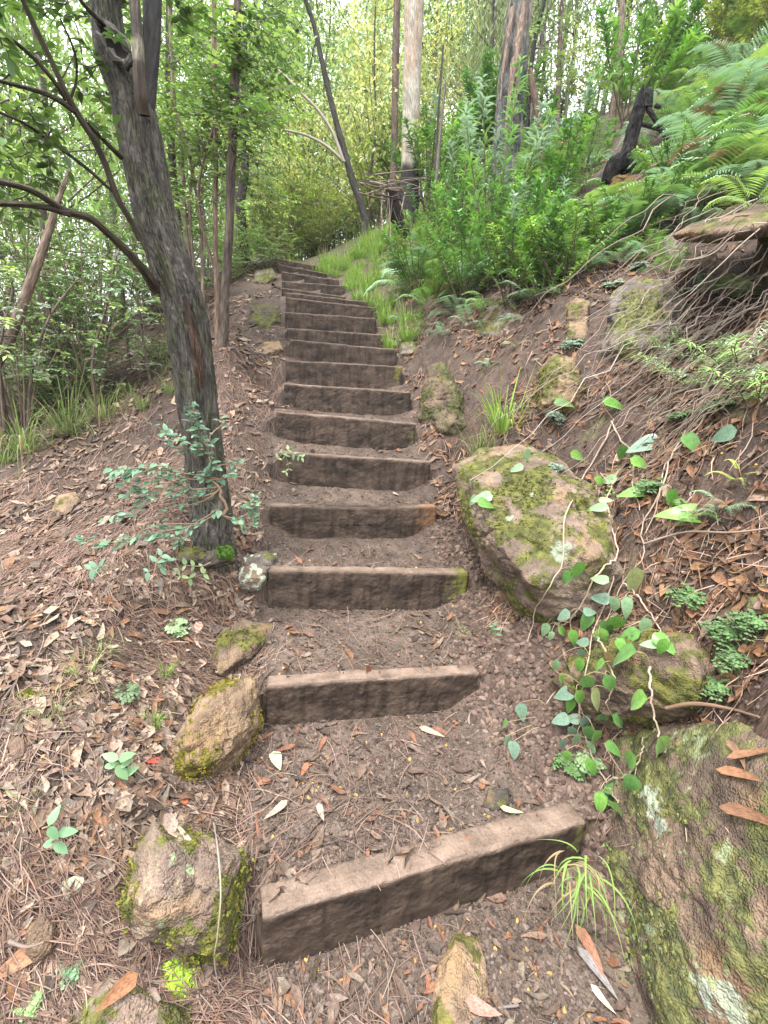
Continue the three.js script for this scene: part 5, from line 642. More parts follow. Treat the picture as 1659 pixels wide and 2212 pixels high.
strew([crumbGeo], 26000, (x, z, w) => (w > 0.05 ? 1 : x > 0 && z > -3 ? 0.8 : 0.25), [0.0018, 0.0075], [...Array.from({ length: 60 }, (_, i) => mix(C(0.045, 0.034, 0.028), C(0.115, 0.088, 0.073), (i % 7) / 6)), C(0.33, 0.19, 0.06)], M.moss, 'soil_crumbs', 'loose crumbs of earth and tiny orange bits on the path', { seed: 709, h1: 4.5, lift: 0.001, part: 'crumb' });

strew([crumbGeo], 4200, (x, z, w) => (x > 0.25 && x < 0.95 && z < -0.9 && z > -2.7 && w < 0.95 ? 1 : 0), [0.005, 0.016], [C(0.09, 0.062, 0.05), C(0.12, 0.085, 0.068), C(0.07, 0.048, 0.038)], M.moss, 'mud_clods', 'crumbly dark mud on the cut bank under the large boulder', { seed: 711, a0: 5, a1: 50, h0: 1, h1: 3, lift: 0.001, part: 'clod' });

// ------------------------------------------------------------------ single leaves that stand out, each its own thing
reseed(720);
function fallen(u, v, L, asp, c, turn, label, o = {}) { const b = new MB(); b.leaf(V(0, 0, 0), V(0, 0, 1), V(0, 1, 0), L, L * asp, c, { seg: 7, fold: o.fold ?? 0.2, droop: 0, prof: o.prof ?? 0.15 }); for (let i = 0; i < b.p.length; i += 3) { const z = b.p[i + 2] / L; b.p[i] += (o.bend || 0) * L * (z - z * z); b.p[i + 1] += (o.curl ?? 0.25) * L * (z - 0.5) * (z - 0.5); b.p[i + 2] -= L / 2; } const m = b.build('fallen_leaf', M.litter), q = surf(u, v); m.position.copy(q.p).addScaledVector(q.n, 0.01); m.quaternion.setFromUnitVectors(V(0, 1, 0), q.n).multiply(new THREE.Quaternion().setFromEuler(new THREE.Euler(rr(-0.15, 0.15), turn, rr(-0.2, 0.2), 'YXZ'))); return tag(m, label, 'leaf'); }
fallen(598, 1650, 0.085, 0.5, C(0.34, 0.4, 0.24), 0.5, 'pale green leaf lying on the second tread from the bottom'); fallen(153, 1922, 0.05, 0.9, C(0.36, 0.37, 0.25), 0.4, 'round pale greenish leaf on the litter at lower left', { curl: 0.1 }); fallen(656, 1668, 0.06, 0.34, C(0.3, 0.11, 0.06), -0.2, 'red-brown leaf right of the pale green one'); fallen(395, 1735, 0.05, 0.5, C(0.4, 0.12, 0.05), 0.2, 'orange-red leaf behind the blocky corner stone'); fallen(330, 1648, 0.06, 0.35, C(0.4, 0.07, 0.05), -0.8, 'bright red leaf left of the wedge rock'); fallen(932, 1588, 0.11, 0.25, C(0.33, 0.25, 0.2), 1.1, 'long grey-brown leaf below the second step', { bend: 0.2 }); fallen(596, 1757, 0.09, 0.32, C(0.3, 0.22, 0.19), -0.7, 'brownish leaf on the left of the lowest tread'); fallen(693, 1762, 0.07, 0.3, C(0.33, 0.24, 0.2), 0.4, 'pinkish leaf near the middle of the lowest tread'); fallen(420, 1365, 0.09, 0.4, C(0.42, 0.25, 0.2), 0.0, 'pink curled leaf beside the flat brown stone'); fallen(250, 2140, 0.085, 0.42, C(0.27, 0.13, 0.07), -0.6, 'orange-tan leaf on the mossy rock at the bottom edge'); fallen(35, 2080, 0.1, 0.4, C(0.27, 0.14, 0.08), -0.7, 'orange-tan leaf at the lower left edge'); fallen(375, 1800, 0.1, 0.4, C(0.36, 0.27, 0.22), 1.4, 'large curled pinkish leaf on top of the blocky corner stone', { curl: 0.6 }); fallen(1000, 1812, 0.05, 0.4, C(0.4, 0.15, 0.08), -1.2, 'small orange-red leaf just behind the lowest timber step'); fallen(1105, 1757, 0.075, 0.3, C(0.42, 0.38, 0.2), 1.4, 'yellow-edged leaf behind the lowest timber step at right'); fallen(560, 1600, 0.05, 0.4, C(0.28, 0.17, 0.13), 1, 'brown leaf at the right foot of the wedge rock');
fallen(1270, 2060, 0.12, 0.28, C(0.27, 0.13, 0.08), 0.3, 'reddish-brown leaf below the drooping grass', { bend: 0.3 }); fallen(1285, 2110, 0.13, 0.24, C(0.22, 0.2, 0.2), 0.5, 'long slate-grey leaf below the drooping grass', { bend: 0.3 }); fallen(1040, 2185, 0.09, 0.4, C(0.33, 0.17, 0.14), 1.4, 'pink leaf right of the embedded pale stone'); fallen(1300, 2165, 0.07, 0.3, C(0.42, 0.33, 0.27), 0.6, 'pale buff leaf near the bottom edge right of the centre'); fallen(855, 1010 + 60, 0.05, 0.3, C(0.36, 0.27, 0.22), 1, 'buff leaf under the fifth step');
for (const [u, v, L, t, lab] of [[1612, 1690, 0.15, 0.25, 'long orange-brown bark strip on the rock slab at the right edge'], [1640, 1780, 0.16, 0.5, 'orange-tan bark strip lying below the longer one at the right edge'], [1600, 1640, 0.11, -0.2, 'dark red-brown bark strip above the rock slab'], [1640, 1640, 0.13, 0.9, 'grey-brown bark strip at the right edge above the slab'], [1500, 1160, 0.13, 1.3, 'rusty bark strip in the litter right of the large boulder'], [1590, 1215, 0.13, 1.0, 'orange bark strip in the litter near the right edge'], [1470, 1140, 0.11, 0.7, 'brown bark strip leaning on the large boulder']]) fallen(u, v, L, 0.17, vary(C(0.22, 0.12, 0.075), 0.25), t, lab, { bend: 0.3, curl: 0.35, fold: 0.3 }).name = numbered('fallen_bark');
function stick(list, h, lab, col, w) { const b = new MB(); const raw = list.map((q) => { return above(q[0], q[1], Math.min(0.03, q[2] || 0.01)); }); b.tube(curve(raw, 24), radii(25, w, w * 0.6), 8, barkCol(col, col.map((x) => x * 0.5)), { rough: 0.25, rf: 20, cap: true }); tag(b.build('stick', M.twig), lab, 'stick'); }
stick([[462, 1778, 0.05], [472, 1850, 0.05], [477, 1930, 0.06], [470, 2020, 0.05], [463, 2070, 0.03], [475, 2145, 0.01]], 1, 'thin pale stick leaning over the blocky corner stone', C(0.24, 0.2, 0.16), 0.0024); stick([[755, 1722], [715, 1750], [690, 1775], [665, 1805], [652, 1838]], 1, 'dark bent twig lying on the lowest tread', C(0.08, 0.06, 0.05), 0.0035); stick([[0, 1520], [30, 1480], [55, 1440]], 1, 'dark twig at the left edge of the lower slope', C(0.1, 0.08, 0.07), 0.005); stick([[20, 2035, 0.03], [60, 2045, 0.03], [95, 2035, 0.03]], 1, 'short forked twig lying on the tan corner slab', C(0.2, 0.15, 0.12), 0.004); stick([[1020, 2212], [1070, 2180], [1120, 2172]], 1, 'grey twig at the bottom edge right of the embedded stone', C(0.13, 0.11, 0.1), 0.005); stick([[1440, 1530, 0.02], [1500, 1520, 0.02], [1570, 1530, 0.02], [1640, 1550, 0.02]], 1, 'brown root lying along the foot of the low mossy rock', C(0.16, 0.1, 0.065), 0.007); stick([[1390, 1175, 0.03], [1480, 1150, 0.04], [1590, 1150, 0.05], [1700, 1135, 0.04]], 1, 'long grey-brown stick across the litter right of the boulder', C(0.22, 0.16, 0.12), 0.005); stick([[470, 700], [520, 705], [580, 720]], 1, 'twig on the bare bank left of the eleventh step', C(0.2, 0.15, 0.12), 0.006);

// ------------------------------------------------------------------ the blue-green seedling in front of the leaning tree
const leafSet = (L, asp, cols, o = {}) => cols.map((c) => { const b = new MB(); b.leaf(V(0, 0, 0), V(0, 0, 1), V(0, 1, 0), L, L * asp, c, { seg: 5, droop: 0.15, fold: 0.2, prof: 0.35, ...o }); return b.geo(); });
const zAxis = V(0, 0, 1), qa = new THREE.Quaternion(), mA = new THREE.Matrix4();
function putLeaf(parent, geo, mat, p, d, up, s) { const z = d.clone().normalize(), x = V().crossVectors(up, z).normalize(), y = V().crossVectors(z, x); mA.makeBasis(x, y, z); const m = mesh('leaf', geo, mat, parent); m.quaternion.setFromRotationMatrix(mA); m.position.copy(p).sub(parent.position); m.scale.setScalar(s); return m; }
{
  reseed(731); const base = onGround(at(492, 1112, 2.05)), t = thing('blue_green_seedling', 'blue-green leafy seedling spreading sprays in front of the leaning trunk', 'seedling', base), G = leafSet(0.037, 0.55, [C(0.1, 0.2, 0.115), C(0.12, 0.23, 0.135), C(0.08, 0.165, 0.095), C(0.15, 0.26, 0.15)]);
  const stems = [[[492, 1112, 2.02], [480, 1070, 1.98], [465, 1037, 1.95], [458, 1000, 1.93], [452, 965, 1.92], [462, 930, 1.92], [480, 905, 1.92]], [[465, 1037, 1.95], [420, 1025, 1.86], [360, 1015, 1.8], [300, 1012, 1.76], [252, 1018, 1.74]], [[455, 985, 1.93], [420, 965, 1.9], [380, 945, 1.87], [335, 922, 1.85]], [[470, 1050, 1.95], [430, 1055, 1.86], [380, 1058, 1.8], [330, 1062, 1.76], [265, 1065, 1.74]], [[465, 1037, 1.95], [440, 1020, 1.88], [470, 1005, 1.86], [495, 1000, 1.86]], [[470, 1060, 1.93], [420, 1090, 1.85], [360, 1100, 1.79], [300, 1105, 1.76], [225, 1120, 1.73]], [[480, 1080, 1.95], [440, 1130, 1.87], [380, 1145, 1.8], [330, 1160, 1.76]], [[452, 965, 1.92], [430, 930, 1.9], [415, 905, 1.88]], [[440, 1130, 1.86], [330, 1150, 1.75], [250, 1170, 1.7], [165, 1160, 1.68]], [[420, 1060, 1.86], [350, 1035, 1.8], [290, 1040, 1.77]], [[492, 1112, 2.02], [520, 1120, 1.98], [545, 1100, 1.97], [553, 1080, 1.97]]];
  const rest = new MB(); let made = 0; const cols = [C(0.1, 0.2, 0.115), C(0.12, 0.23, 0.135), C(0.08, 0.165, 0.095), C(0.15, 0.26, 0.15)];
  stems.forEach((l, si) => { for (let rep = 0; rep < (si ? 2 : 1); rep++) {
    const l2 = rep ? l.map((q, i) => (i ? [q[0] + rr(-22, 22), q[1] + rr(-30, 30), q[2] + rr(-0.05, 0.05)] : q)) : l, pts = wob(curve(px(l2, 1.9), 18), 0.02, 9), b = new MB(), q = pts.map((p) => p.clone().sub(base)); b.tube(q, radii(19, si ? 0.0028 : 0.007, 0.001), 6, C(0.2, 0.13, 0.09)); b.build('stem', M.twig, t);
    for (let k = si ? 2 + 2 * (rep ? 1 : 0) : 7; k < 19; k++) for (const sd of [-1, 1]) { if (rnd() < 0.2) continue; const T = V().subVectors(pts[k], pts[k - 1]).normalize(), S = V().crossVectors(T, V(0, 1, 0)).normalize(), p = pts[k].clone().add(V(rr(-0.012, 0.012), rr(-0.015, 0.015), rr(-0.015, 0.015))), d = T.clone().multiplyScalar(rr(0.3, 1)).addScaledVector(S, sd * rr(0.4, 1.1)).add(V(rr(-0.3, 0.3), rr(-0.5, 0.35), rr(-0.1, 0.4))), up = V(rr(-0.4, 0.5), 0.85, rr(0.2, 0.8)), sc = rr(0.55, 1.15); if (made++ < 285) putLeaf(t, pick(G), M.vine, p, d, up, sc); else rest.leaf(p.sub(base), d.normalize(), up.normalize(), 0.037 * sc, 0.02 * sc, vary(pick(cols), 0.2), { seg: 4, droop: 0.15, fold: 0.2, prof: 0.35 }); }
  } });
  tag(rest.build('foliage', M.vine, t), null, null, null, 'stuff');
}
function sprig(u0, list, h, L, cols, label, n, name = 'leafy_sprig', mat = M.leaf) { const pts = curve(px(list, h), n), t = thing(name, label, 'seedling', pts[0].clone()), G = leafSet(L, 0.5, cols), b = new MB(); b.tube(pts.map((p) => p.clone().sub(pts[0])), radii(n + 1, 0.0025, 0.001), 5, C(0.2, 0.14, 0.09)); b.build('stem', M.twig, t); for (let k = 1; k <= n; k++) for (const sd of [-1, 1]) { const T = V().subVectors(pts[k], pts[k - 1]).normalize(), S = V().crossVectors(T, V(0, 0.5, 0.8)).normalize(); putLeaf(t, pick(G), mat, pts[k], T.clone().multiplyScalar(0.5).addScaledVector(S, sd), V(0, 1, 0.6), rr(0.6, 1.1)); } }
reseed(735); const sg = [C(0.22, 0.32, 0.14), C(0.3, 0.38, 0.16), C(0.17, 0.27, 0.12)];
sprig(0, [[590, 1000, 2.55], [605, 985, 2.5], [622, 972, 2.45], [640, 985, 2.42], [652, 988, 2.4]], 2.5, 0.035, sg, 'pale leafy sprig hanging over the left end of the fifth step', 6); sprig(0, [[608, 968, 2.48], [618, 990, 2.44], [625, 1010, 2.42], [618, 1020, 2.4]], 2.5, 0.03, sg, 'lower twig of pale leaves on the face of the fifth step', 4);
sprig(0, [[455, 1215, 1.95], [430, 1225, 1.9], [405, 1220, 1.86], [385, 1235, 1.84], [400, 1250, 1.83], [440, 1240, 1.84]], 1.9, 0.035, sg, 'yellow-green sprig below the foot of the leaning tree', 7); sprig(0, [[275, 1700, 1.28], [260, 1660, 1.26], [255, 1640, 1.25], [245, 1690, 1.24]], 1.26, 0.05, [C(0.15, 0.27, 0.12), C(0.2, 0.33, 0.16)], 'narrow green sprout left of the wedge rock low down', 5); sprig(0, [[90, 1790, 1.13], [105, 1785, 1.12], [122, 1800, 1.12], [118, 1820, 1.11]], 1.12, 0.045, [C(0.15, 0.28, 0.14)], 'tiny green seedling at lower left on the needles', 3); sprig(0, [[230, 1240, 1.75], [215, 1225, 1.73], [200, 1230, 1.72]], 1.73, 0.035, [C(0.11, 0.2, 0.12)], 'small blue-green seedling on the left slope below the big one', 4); sprig(0, [[330, 1250, 1.72], [345, 1200, 1.72], [360, 1215, 1.7], [320, 1235, 1.7]], 1.72, 0.035, [C(0.11, 0.2, 0.12)], 'small blue-green seedling just below the larger spreading one', 5); sprig(0, [[1065, 1380, 1.8], [1072, 1365, 1.79], [1066, 1352, 1.79]], 1.8, 0.03, [C(0.1, 0.18, 0.08)], 'tiny green seedling in the mud under the large boulder', 3);

// ------------------------------------------------------------------ the trailing vine on the right
{
  reseed(741); const base = at(1325, 912, 2.05), t = thing('trailing_vine', 'vine with oval leathery leaves trailing pale stems over the right-hand rocks', 'vine', base), hv = (v) => (v < 1150 ? lerp(2.1, 1.78, (v - 900) / 250) : v < 1400 ? lerp(1.78, 1.42, (v - 1150) / 250) : lerp(1.42, 1.14, (v - 1400) / 350));
  const stemPts = [], pet = new MB();
  const P = (u, v, dh = 0) => above(u, v, 0.025 - dh);
  for (const l of [[[1324, 905], [1296, 975], [1262, 1027], [1232, 1087], [1217, 1152], [1214, 1217], [1185, 1272], [1155, 1327], [1142, 1385]], [[1480, 930], [1450, 987], [1440, 1027], [1404, 1107], [1385, 1137], [1390, 1202], [1345, 1260], [1310, 1340]], [[1335, 1020], [1312, 1087], [1328, 1150], [1332, 1207], [1308, 1302], [1282, 1362], [1268, 1447], [1250, 1520]], [[1560, 850], [1500, 930], [1440, 1000], [1420, 1090], [1395, 1150]], [[1330, 1207], [1290, 1240], [1240, 1330], [1180, 1350]], [[1345, 1260], [1380, 1290], [1420, 1350], [1450, 1395]], [[1282, 1362], [1310, 1420], [1325, 1470], [1310, 1520]], [[1250, 1520], [1262, 1580], [1280, 1640], [1310, 1690], [1340, 1740]], [[1405, 1440], [1410, 1520], [1425, 1600], [1440, 1625]], [[1310, 1690], [1370, 1660], [1395, 1590]], [[1240, 1330], [1215, 1350], [1195, 1345]], [[1320, 912], [1345, 955], [1372, 985], [1365, 1040], [1385, 1100]]]) { const pts = curve(l.map((q) => P(q[0], q[1])), 26), b = new MB(); stemPts.push(...pts); b.tube(pts.map((p, i) => p.clone().sub(base).add(V(0.008 * n3(i * 0.4, l[0][0], 1), 0.008 * n3(i * 0.4, l[0][0], 5), 0))), radii(27, 0.0042, 0.002), 6, barkCol(C(0.33, 0.26, 0.2), C(0.2, 0.15, 0.11)), { rough: 0.15, rf: 20 }); b.build('stem', M.twig, t); }
  const green = leafSet(1, 0.52, [C(0.12, 0.28, 0.04), C(0.17, 0.34, 0.06), C(0.1, 0.23, 0.05)], { seg: 8, prof: 0.2, fold: 0.32, droop: 0.3 }), pale = leafSet(1, 0.52, [C(0.22, 0.35, 0.18), C(0.26, 0.4, 0.22)], { seg: 8, prof: 0.2, fold: 0.28, droop: 0.25 }), blue = leafSet(1, 0.62, [C(0.15, 0.24, 0.17), C(0.18, 0.27, 0.2)], { seg: 8, prof: 0.2, fold: 0.14 }), tan = leafSet(1, 0.45, [C(0.3, 0.33, 0.13), C(0.26, 0.17, 0.07)], { seg: 8, prof: 0.2 });
  // [u, v, length in survey pixels, direction on the picture in degrees (0 right, 90 down), set]
  for (const [u, v, L, a, s] of [[1245, 1240, 52, 95, green], [1222, 1250, 36, 130, green], [1293, 1250, 36, 200, pale], [1370, 1258, 58, 95, tan], [1355, 1315, 42, 80, pale], [1326, 1308, 36, 110, pale], [1296, 1292, 34, 190, blue], [1275, 1322, 26, 0, blue], [1216, 1330, 30, 150, blue], [1177, 1362, 30, 110, pale], [1217, 1365, 28, 40, green], [1190, 1375, 22, 100, pale], [1327, 1352, 52, 110, green], [1352, 1376, 50, 160, green], [1300, 1382, 44, 85, green], [1312, 1365, 50, 60, green], [1395, 1360, 42, 80, pale], [1402, 1391, 30, 185, pale], [1437, 1390, 44, 40, green], [1430, 1400, 34, 110, green], [1336, 1418, 72, 165, green], [1257, 1387, 28, 185, blue], [1256, 1412, 24, 90, blue], [1292, 1386, 40, 95, green], [1217, 1500, 40, 160, blue], [1270, 1480, 50, 75, green], [1290, 1515, 60, 65, tan], [1368, 1515, 66, 170, green], [1210, 1555, 36, 165, blue], [1236, 1552, 32, 190, blue], [1266, 1562, 40, 70, blue], [1272, 1588, 44, 110, green], [1288, 1600, 52, 80, green], [1215, 1610, 30, 80, blue], [1235, 1580, 26, 100, blue], [1275, 1618, 40, 120, pale], [1096, 1608, 44, 75, pale], [1110, 1622, 40, 95, blue], [1088, 1565, 30, 150, green], [1128, 1540, 38, 75, blue], [1432, 1622, 68, 70, green], [1356, 1645, 54, 150, green], [1315, 1700, 54, 190, green], [1362, 1700, 54, 110, green], [1296, 1738, 44, 100, green], [1330, 1752, 52, 100, green], [1040, 1075, 40, 170, pale], [1020, 1082, 28, 140, pale], [1052, 1088, 38, 10, green], [1290, 1096, 34, 180, pale], [1115, 1012, 26, 160, pale], [1476, 1107, 70, 190, green], [1368, 1062, 46, 180, green], [1312, 1036, 32, 175, pale], [1390, 960, 52, 165, blue], [1343, 980, 30, 90, green], [1296, 1040, 22, 60, green], [1140, 985, 28, 80, pale], [1250, 985, 30, 20, green], [1340, 1560, 40, 40, green], [1215, 1470, 34, 60, green], [1250, 1440, 36, 120, green], [1310, 1080, 24, 0, tan], [1385, 1000, 34, 20, green], [1330, 872, 40, 10, green], [1220, 870, 34, 0, green], [1500, 960, 44, 40, green], [1560, 940, 38, 160, blue], [1455, 1080, 40, 60, green], [1255, 1510, 42, 60, green], [1230, 1525, 36, 120, green], [1300, 1555, 40, 100, green], [1245, 1600, 36, 95, pale], [1225, 1635, 30, 90, green], [1290, 1440, 40, 150, green], [1265, 1345, 40, 120, green], [1240, 1380, 34, 70, green], [1315, 1425, 40, 100, tan], [1345, 1400, 36, 60, green], [1280, 1660, 38, 60, green], [1330, 1620, 40, 30, green], [1200, 1440, 30, 100, pale], [1320, 1480, 44, 60, green]]) {
    const c = above(u, v, rr(0.035, 0.075)), h = Math.hypot(c.x, c.z), e = at(u + Math.cos(a * Math.PI / 180) * 20, v + Math.sin(a * Math.PI / 180) * 20, h - rr(-0.02, 0.012)), d = e.sub(c).normalize(), len = L * h * 0.98 / FPX * 1.25, vw = EYE.clone().sub(c).normalize();
    const lb = c.clone().addScaledVector(d, -len / 2); let bs = stemPts[0]; for (const q of stemPts) if (q.distanceToSquared(lb) < bs.distanceToSquared(lb)) bs = q; const toStem = bs.clone().sub(lb), far = toStem.length(); pet.tube(curve([lb, lb.clone().addScaledVector(d, -0.012).addScaledVector(toStem, 0.35).add(V(0, 0.006, 0)), far < 0.16 ? bs : lb.clone().addScaledVector(toStem, 0.1 / far)].map((p) => p.clone().sub(base)), 6), radii(7, 0.001, 0.0014), 4, C(0.22, 0.17, 0.1));
    putLeaf(t, pick(s), M.vine, lb, d, vw.add(V(rr(-0.4, 0.4), 0.6 + rr(-0.2, 0.4), rr(-0.3, 0.3))).normalize(), len);
  }
  pet.build('petiole', M.twig, t).userData.kind = 'stuff';
  const bg = new THREE.SphereGeometry(0.006, 10, 8); bg.setAttribute('color', new THREE.BufferAttribute(new Float32Array(bg.attributes.position.count * 3).map((_, i) => [0.12, 0.26, 0.04][i % 3]), 3));
  for (const [u, v] of [[1317, 1052], [1312, 1060], [1322, 1058], [1308, 1070], [1318, 1068], [1326, 1066], [1362, 1010], [1372, 1008], [1368, 1016]]) { const m = mesh('berry', bg, M.gloss, t); m.position.copy(P(u, v, -0.02)).sub(base); }
}

// maidenhair ferns: wiry stems with round leaflets
function maiden(u, v, n, size, label, o = {}) { reseed(Math.round(u + v * 3)); const sf = surf(u, v), p = sf.p, ls = clamp(0.006 * sf.l, 0.0055, 0.014), b = new MB(), col = (o.col || C(0.13, 0.24, 0.07)).map((x) => x * 0.8); for (let k = 0; k < n * 1.5; k++) { const a = rr(0, 6.283), l = size * rr(0.6, 1.1), N = sf.n, d = V(Math.cos(a), rr(-0.3, 0.7), Math.sin(a)).addScaledVector(N, 0.9).normalize(), pts = []; for (let i = 0; i <= 7; i++) pts.push(V().addScaledVector(d, l * i / 7).add(V(0, -0.5 * l * (i / 7) ** 2, 0))); b.tube(pts, radii(8, 0.0012, 0.0006), 3, C(0.04, 0.025, 0.02)); for (let i = 2; i <= 7; i++) for (const s of [-1, 1]) { const S = V().crossVectors(d, V(0, 1, 0)).normalize(); for (let m = 0; m < 2; m++) b.leaf(pts[i].clone().addScaledVector(S, s * m * ls * 0.9).add(V(0, 0.003 * m, 0)), S.clone().multiplyScalar(s).add(V(rr(-0.5, 0.5), rr(-0.5, 0.3), rr(-0.2, 0.6))).normalize(), V(rr(-0.3, 0.3), 1, rr(0, 0.8)).normalize(), ls * rr(0.8, 1.3), ls * rr(0.8, 1.3), vary(col, 0.3), { seg: 3, droop: 0.1, prof: 0.3 }); } } const m = b.build('maidenhair_fern', M.leaf); m.position.copy(p); tag(m, label, 'fern', 'maidenhair ferns'); m.userData.label = label; }
maiden(1600, 1420, 16, 0.07, 'maidenhair fern in a large patch right of the low mossy rock'); maiden(1580, 1360, 14, 0.08, 'maidenhair fern above the large patch near the right edge'); maiden(1500, 1290, 12, 0.08, 'maidenhair fern between the large boulder and the right edge'); maiden(1280, 1645, 13, 0.06, 'maidenhair fern under the lowest vine leaves', { col: C(0.3, 0.42, 0.2) }); maiden(1235, 1650, 10, 0.07, 'small maidenhair fern left of the lowest vine leaves'); maiden(1325, 1720, 8, 0.06, 'maidenhair sprigs between the lowest two vine leaves', { off: 0.08 }); maiden(1640, 1340, 12, 0.08, 'maidenhair fern at the right border'); maiden(1490, 900, 12, 0.09, 'maidenhair fern below the spiky pale plants'); maiden(1560, 880, 12, 0.09, 'maidenhair fern under the pale flat fern'); maiden(1410, 1050, 10, 0.08, 'maidenhair fern at the top right of the large boulder'); maiden(1240, 745, 12, 0.1, 'pale maidenhair fern on the narrow upright stone', { col: C(0.26, 0.36, 0.24) }); maiden(1325, 620, 12, 0.1, 'pale maidenhair fern on top of the bank boulder', { col: C(0.26, 0.36, 0.24) }); maiden(1380, 580, 10, 0.1, 'pale maidenhair fern behind the bank boulder', { col: C(0.24, 0.34, 0.22) });
maiden(375, 1358, 10, 0.07, 'bright maidenhair fern left of the flat brown stone', { col: C(0.3, 0.42, 0.2) }); maiden(155, 2085, 5, 0.035, 'tiny round-leaved fern at lower left', { col: C(0.17, 0.28, 0.14) }); maiden(60, 2170, 5, 0.035, 'round-leaved fern at the bottom left corner', { col: C(0.28, 0.42, 0.16) }); maiden(270, 1500, 7, 0.06, 'small dark fern on the litter left of the wedge rock', { col: C(0.14, 0.2, 0.09) }); maiden(1200, 1010, 8, 0.06, 'grey-green fern on top of the large boulder', { col: C(0.24, 0.32, 0.22), off: 0.2 }); maiden(1560, 1480, 14, 0.08, 'maidenhair fern hanging at the lower right of the low rock'); maiden(1200, 890, 9, 0.07, 'pale small fern at the foot of the pointed rock', { col: C(0.26, 0.34, 0.25) });

// moss cushions
function cushion(u, v, r, col, label) { reseed(Math.round(u)); const sf = surf(u, v), g = sf.p, N = sf.n, t = thing('moss_cushion', label, 'moss', g), geo = ico(12), p = geo.attributes.position, c = []; for (let k = 0; k < p.count; k++) { const q = V().fromBufferAttribute(p, k), f = r * (1 + 0.25 * fbm(q.x * 2, q.y * 2, q.z * 2 + u, 3)); p.setXYZ(k, q.x * f, q.y * f * 0.45, q.z * f * 0.85); c.push(...mix(col, col.map((x) => x * 0.5), clamp(0.5 + fbm(q.x * 9, q.y * 9, q.z * 9, 2), 0, 1))); } geo.computeVertexNormals(); geo.setAttribute('color', new THREE.Float32BufferAttribute(c, 3)); mesh('cushion', geo, M.moss, t); const im = new THREE.InstancedMesh(mossGeo, M.moss, 500), m = new THREE.Matrix4(), q = new THREE.Quaternion(), n = geo.attributes.normal, cc = new THREE.Color(); for (let k = 0; k < 500; k++) { const a = Math.floor(rnd() * p.count), nv = V().fromBufferAttribute(n, a); q.setFromUnitVectors(V(0, 1, 0), nv); const s = rr(0.005, 0.009); m.compose(V().fromBufferAttribute(p, a), q, V(s, s, s)); im.setMatrixAt(k, m); const vv = vary(col, 0.3); im.setColorAt(k, cc.setRGB(vv[0], vv[1], vv[2])); } im.name = 'moss'; im.userData.kind = 'stuff'; t.add(im); t.quaternion.setFromUnitVectors(V(0, 1, 0), N); }
cushion(382, 2112, 0.056, C(0.26, 0.4, 0.04), 'bright green moss cushion near the bottom left'); cushion(485, 1192, 0.04, C(0.08, 0.15, 0.03), 'dark green moss at the foot of the leaning tree'); cushion(55, 1510, 0.04, C(0.16, 0.17, 0.03), 'olive moss patch at the left edge of the lower slope');

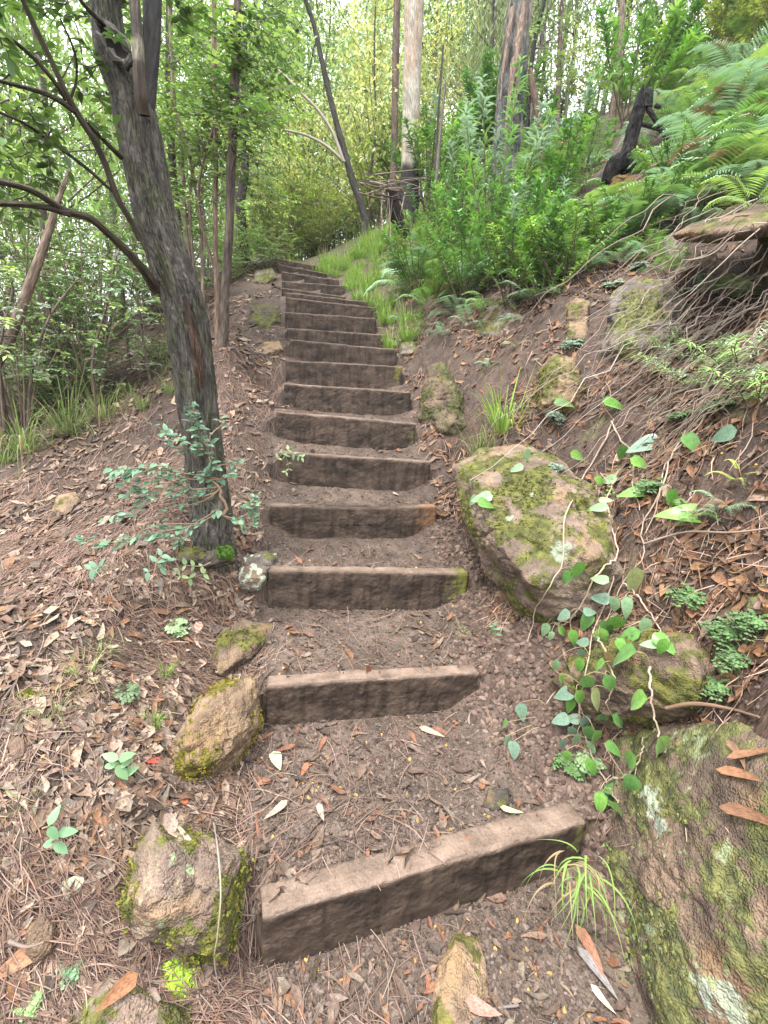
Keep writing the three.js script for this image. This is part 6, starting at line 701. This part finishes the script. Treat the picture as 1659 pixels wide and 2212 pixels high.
// dry stems arching down the right bank
[[1480, 430, 30, 'upper bundle of dry stems hanging from the ledge at the right edge'], [1540, 560, 34, 'bundle of dry pale stems slanting down below the dark hollow'], [1400, 640, 30, 'low tangle of dry stems beside the bank boulder'], [1560, 680, 34, 'tangle of dry pale stems at the right edge above the flat fern']].forEach(([u, v, n, lab], q) => {
  reseed(760 + q); const t = thing('dry_stem_bundle', lab, 'dry stems', at(u, v + 120, 2.4));
  for (let k = 0; k < n; k++) { const u0 = u + rr(-20, 240), v0 = v + rr(-40, 130), l = rr(120, 380), u1 = u0 - l, v1 = v0 + l * rr(0.55, 1.0), s1 = surf(u1, v1), s0 = surf(u0, v0), h1 = Math.min(2.75, Math.hypot(s1.p.x, s1.p.z) - 0.03), h0 = Math.min(3, Math.hypot(s0.p.x, s0.p.z) - rr(0.05, 0.3)), pts = [], bow = rr(-18, 26); for (let i = 0; i <= 9; i++) { const s = i / 9; pts.push(at(lerp(u0, u1, s) + 15 * n3(i * 0.9, k, q), lerp(v0, v1, s) - bow * Math.sin(s * 3.1) + 13 * n3(i * 0.9, k, q + 7), lerp(h0, h1, s) - 0.06 * Math.sin(s * 3.1)).sub(t.position)); } const b = new MB(); b.tube(curve(pts, 18), radii(19, rr(0.0014, 0.0034), 0.0009), 5, pick([C(0.22, 0.17, 0.14), C(0.17, 0.125, 0.1), C(0.3, 0.25, 0.21), C(0.1, 0.075, 0.06)])); const fk = pts[3 + k % 4], fe = fk.clone().lerp(pts[9], rr(0.3, 0.6)).add(V(rr(-0.12, 0.12), rr(-0.08, 0.1), rr(-0.06, 0.06))); b.tube([fk, fk.clone().lerp(fe, 0.5).add(V(rr(-0.02, 0.02), rr(-0.02, 0.02), 0)), fe], [0.0016, 0.0012, 0.0007], 4, C(0.2, 0.15, 0.12)); b.build('dry_stem', M.twig, t); }
});
{ // brush pile by the stairs and the upturned root
  reseed(770); const c = at(850, 440, 6.6), t = thing('brush_pile', 'heap of dead sticks and dark roots between the stair head and the shrubs', 'brush pile', onGround(c));
  for (let k = 0; k < 34; k++) { const hang = k % 3 === 2, u0 = hang ? rr(810, 880) : rr(770, 830), v0 = rr(375, 430), u1 = hang ? u0 + rr(-25, 25) : u0 + rr(50, 110), v1 = v0 + (hang ? rr(50, 130) : rr(-20, 30)), pts = curve([at(u0, v0, rr(6.3, 6.9)), at((u0 + u1) / 2, (v0 + v1) / 2 + rr(-9, 9), 6.5), at(u1, v1, rr(6.3, 6.9))].map((p) => p.sub(t.position)), 10), b = new MB(); b.tube(pts, radii(11, rr(0.004, 0.011), 0.003), 6, pick([C(0.14, 0.105, 0.08), C(0.2, 0.15, 0.12), C(0.05, 0.038, 0.03), C(0.08, 0.06, 0.045)]), { rough: 0.2 }); b.build('stick', M.twig, t); }
  const b = new MB(); trunkTube(b, [[845, 400, 26, 6.7], [850, 440, 34], [862, 480, 28], [885, 520, 14]], 6.7, 18, 14, barkCol(C(0.05, 0.035, 0.03), C(0.02, 0.016, 0.014)), { rough: 0.4, rf: 8, cap: true }); for (let i = 0; i < b.p.length; i += 3) { b.p[i] -= t.position.x; b.p[i + 1] -= t.position.y; b.p[i + 2] -= t.position.z; } b.build('root', M.bark, t);
}
renderer.render(scene, camera);
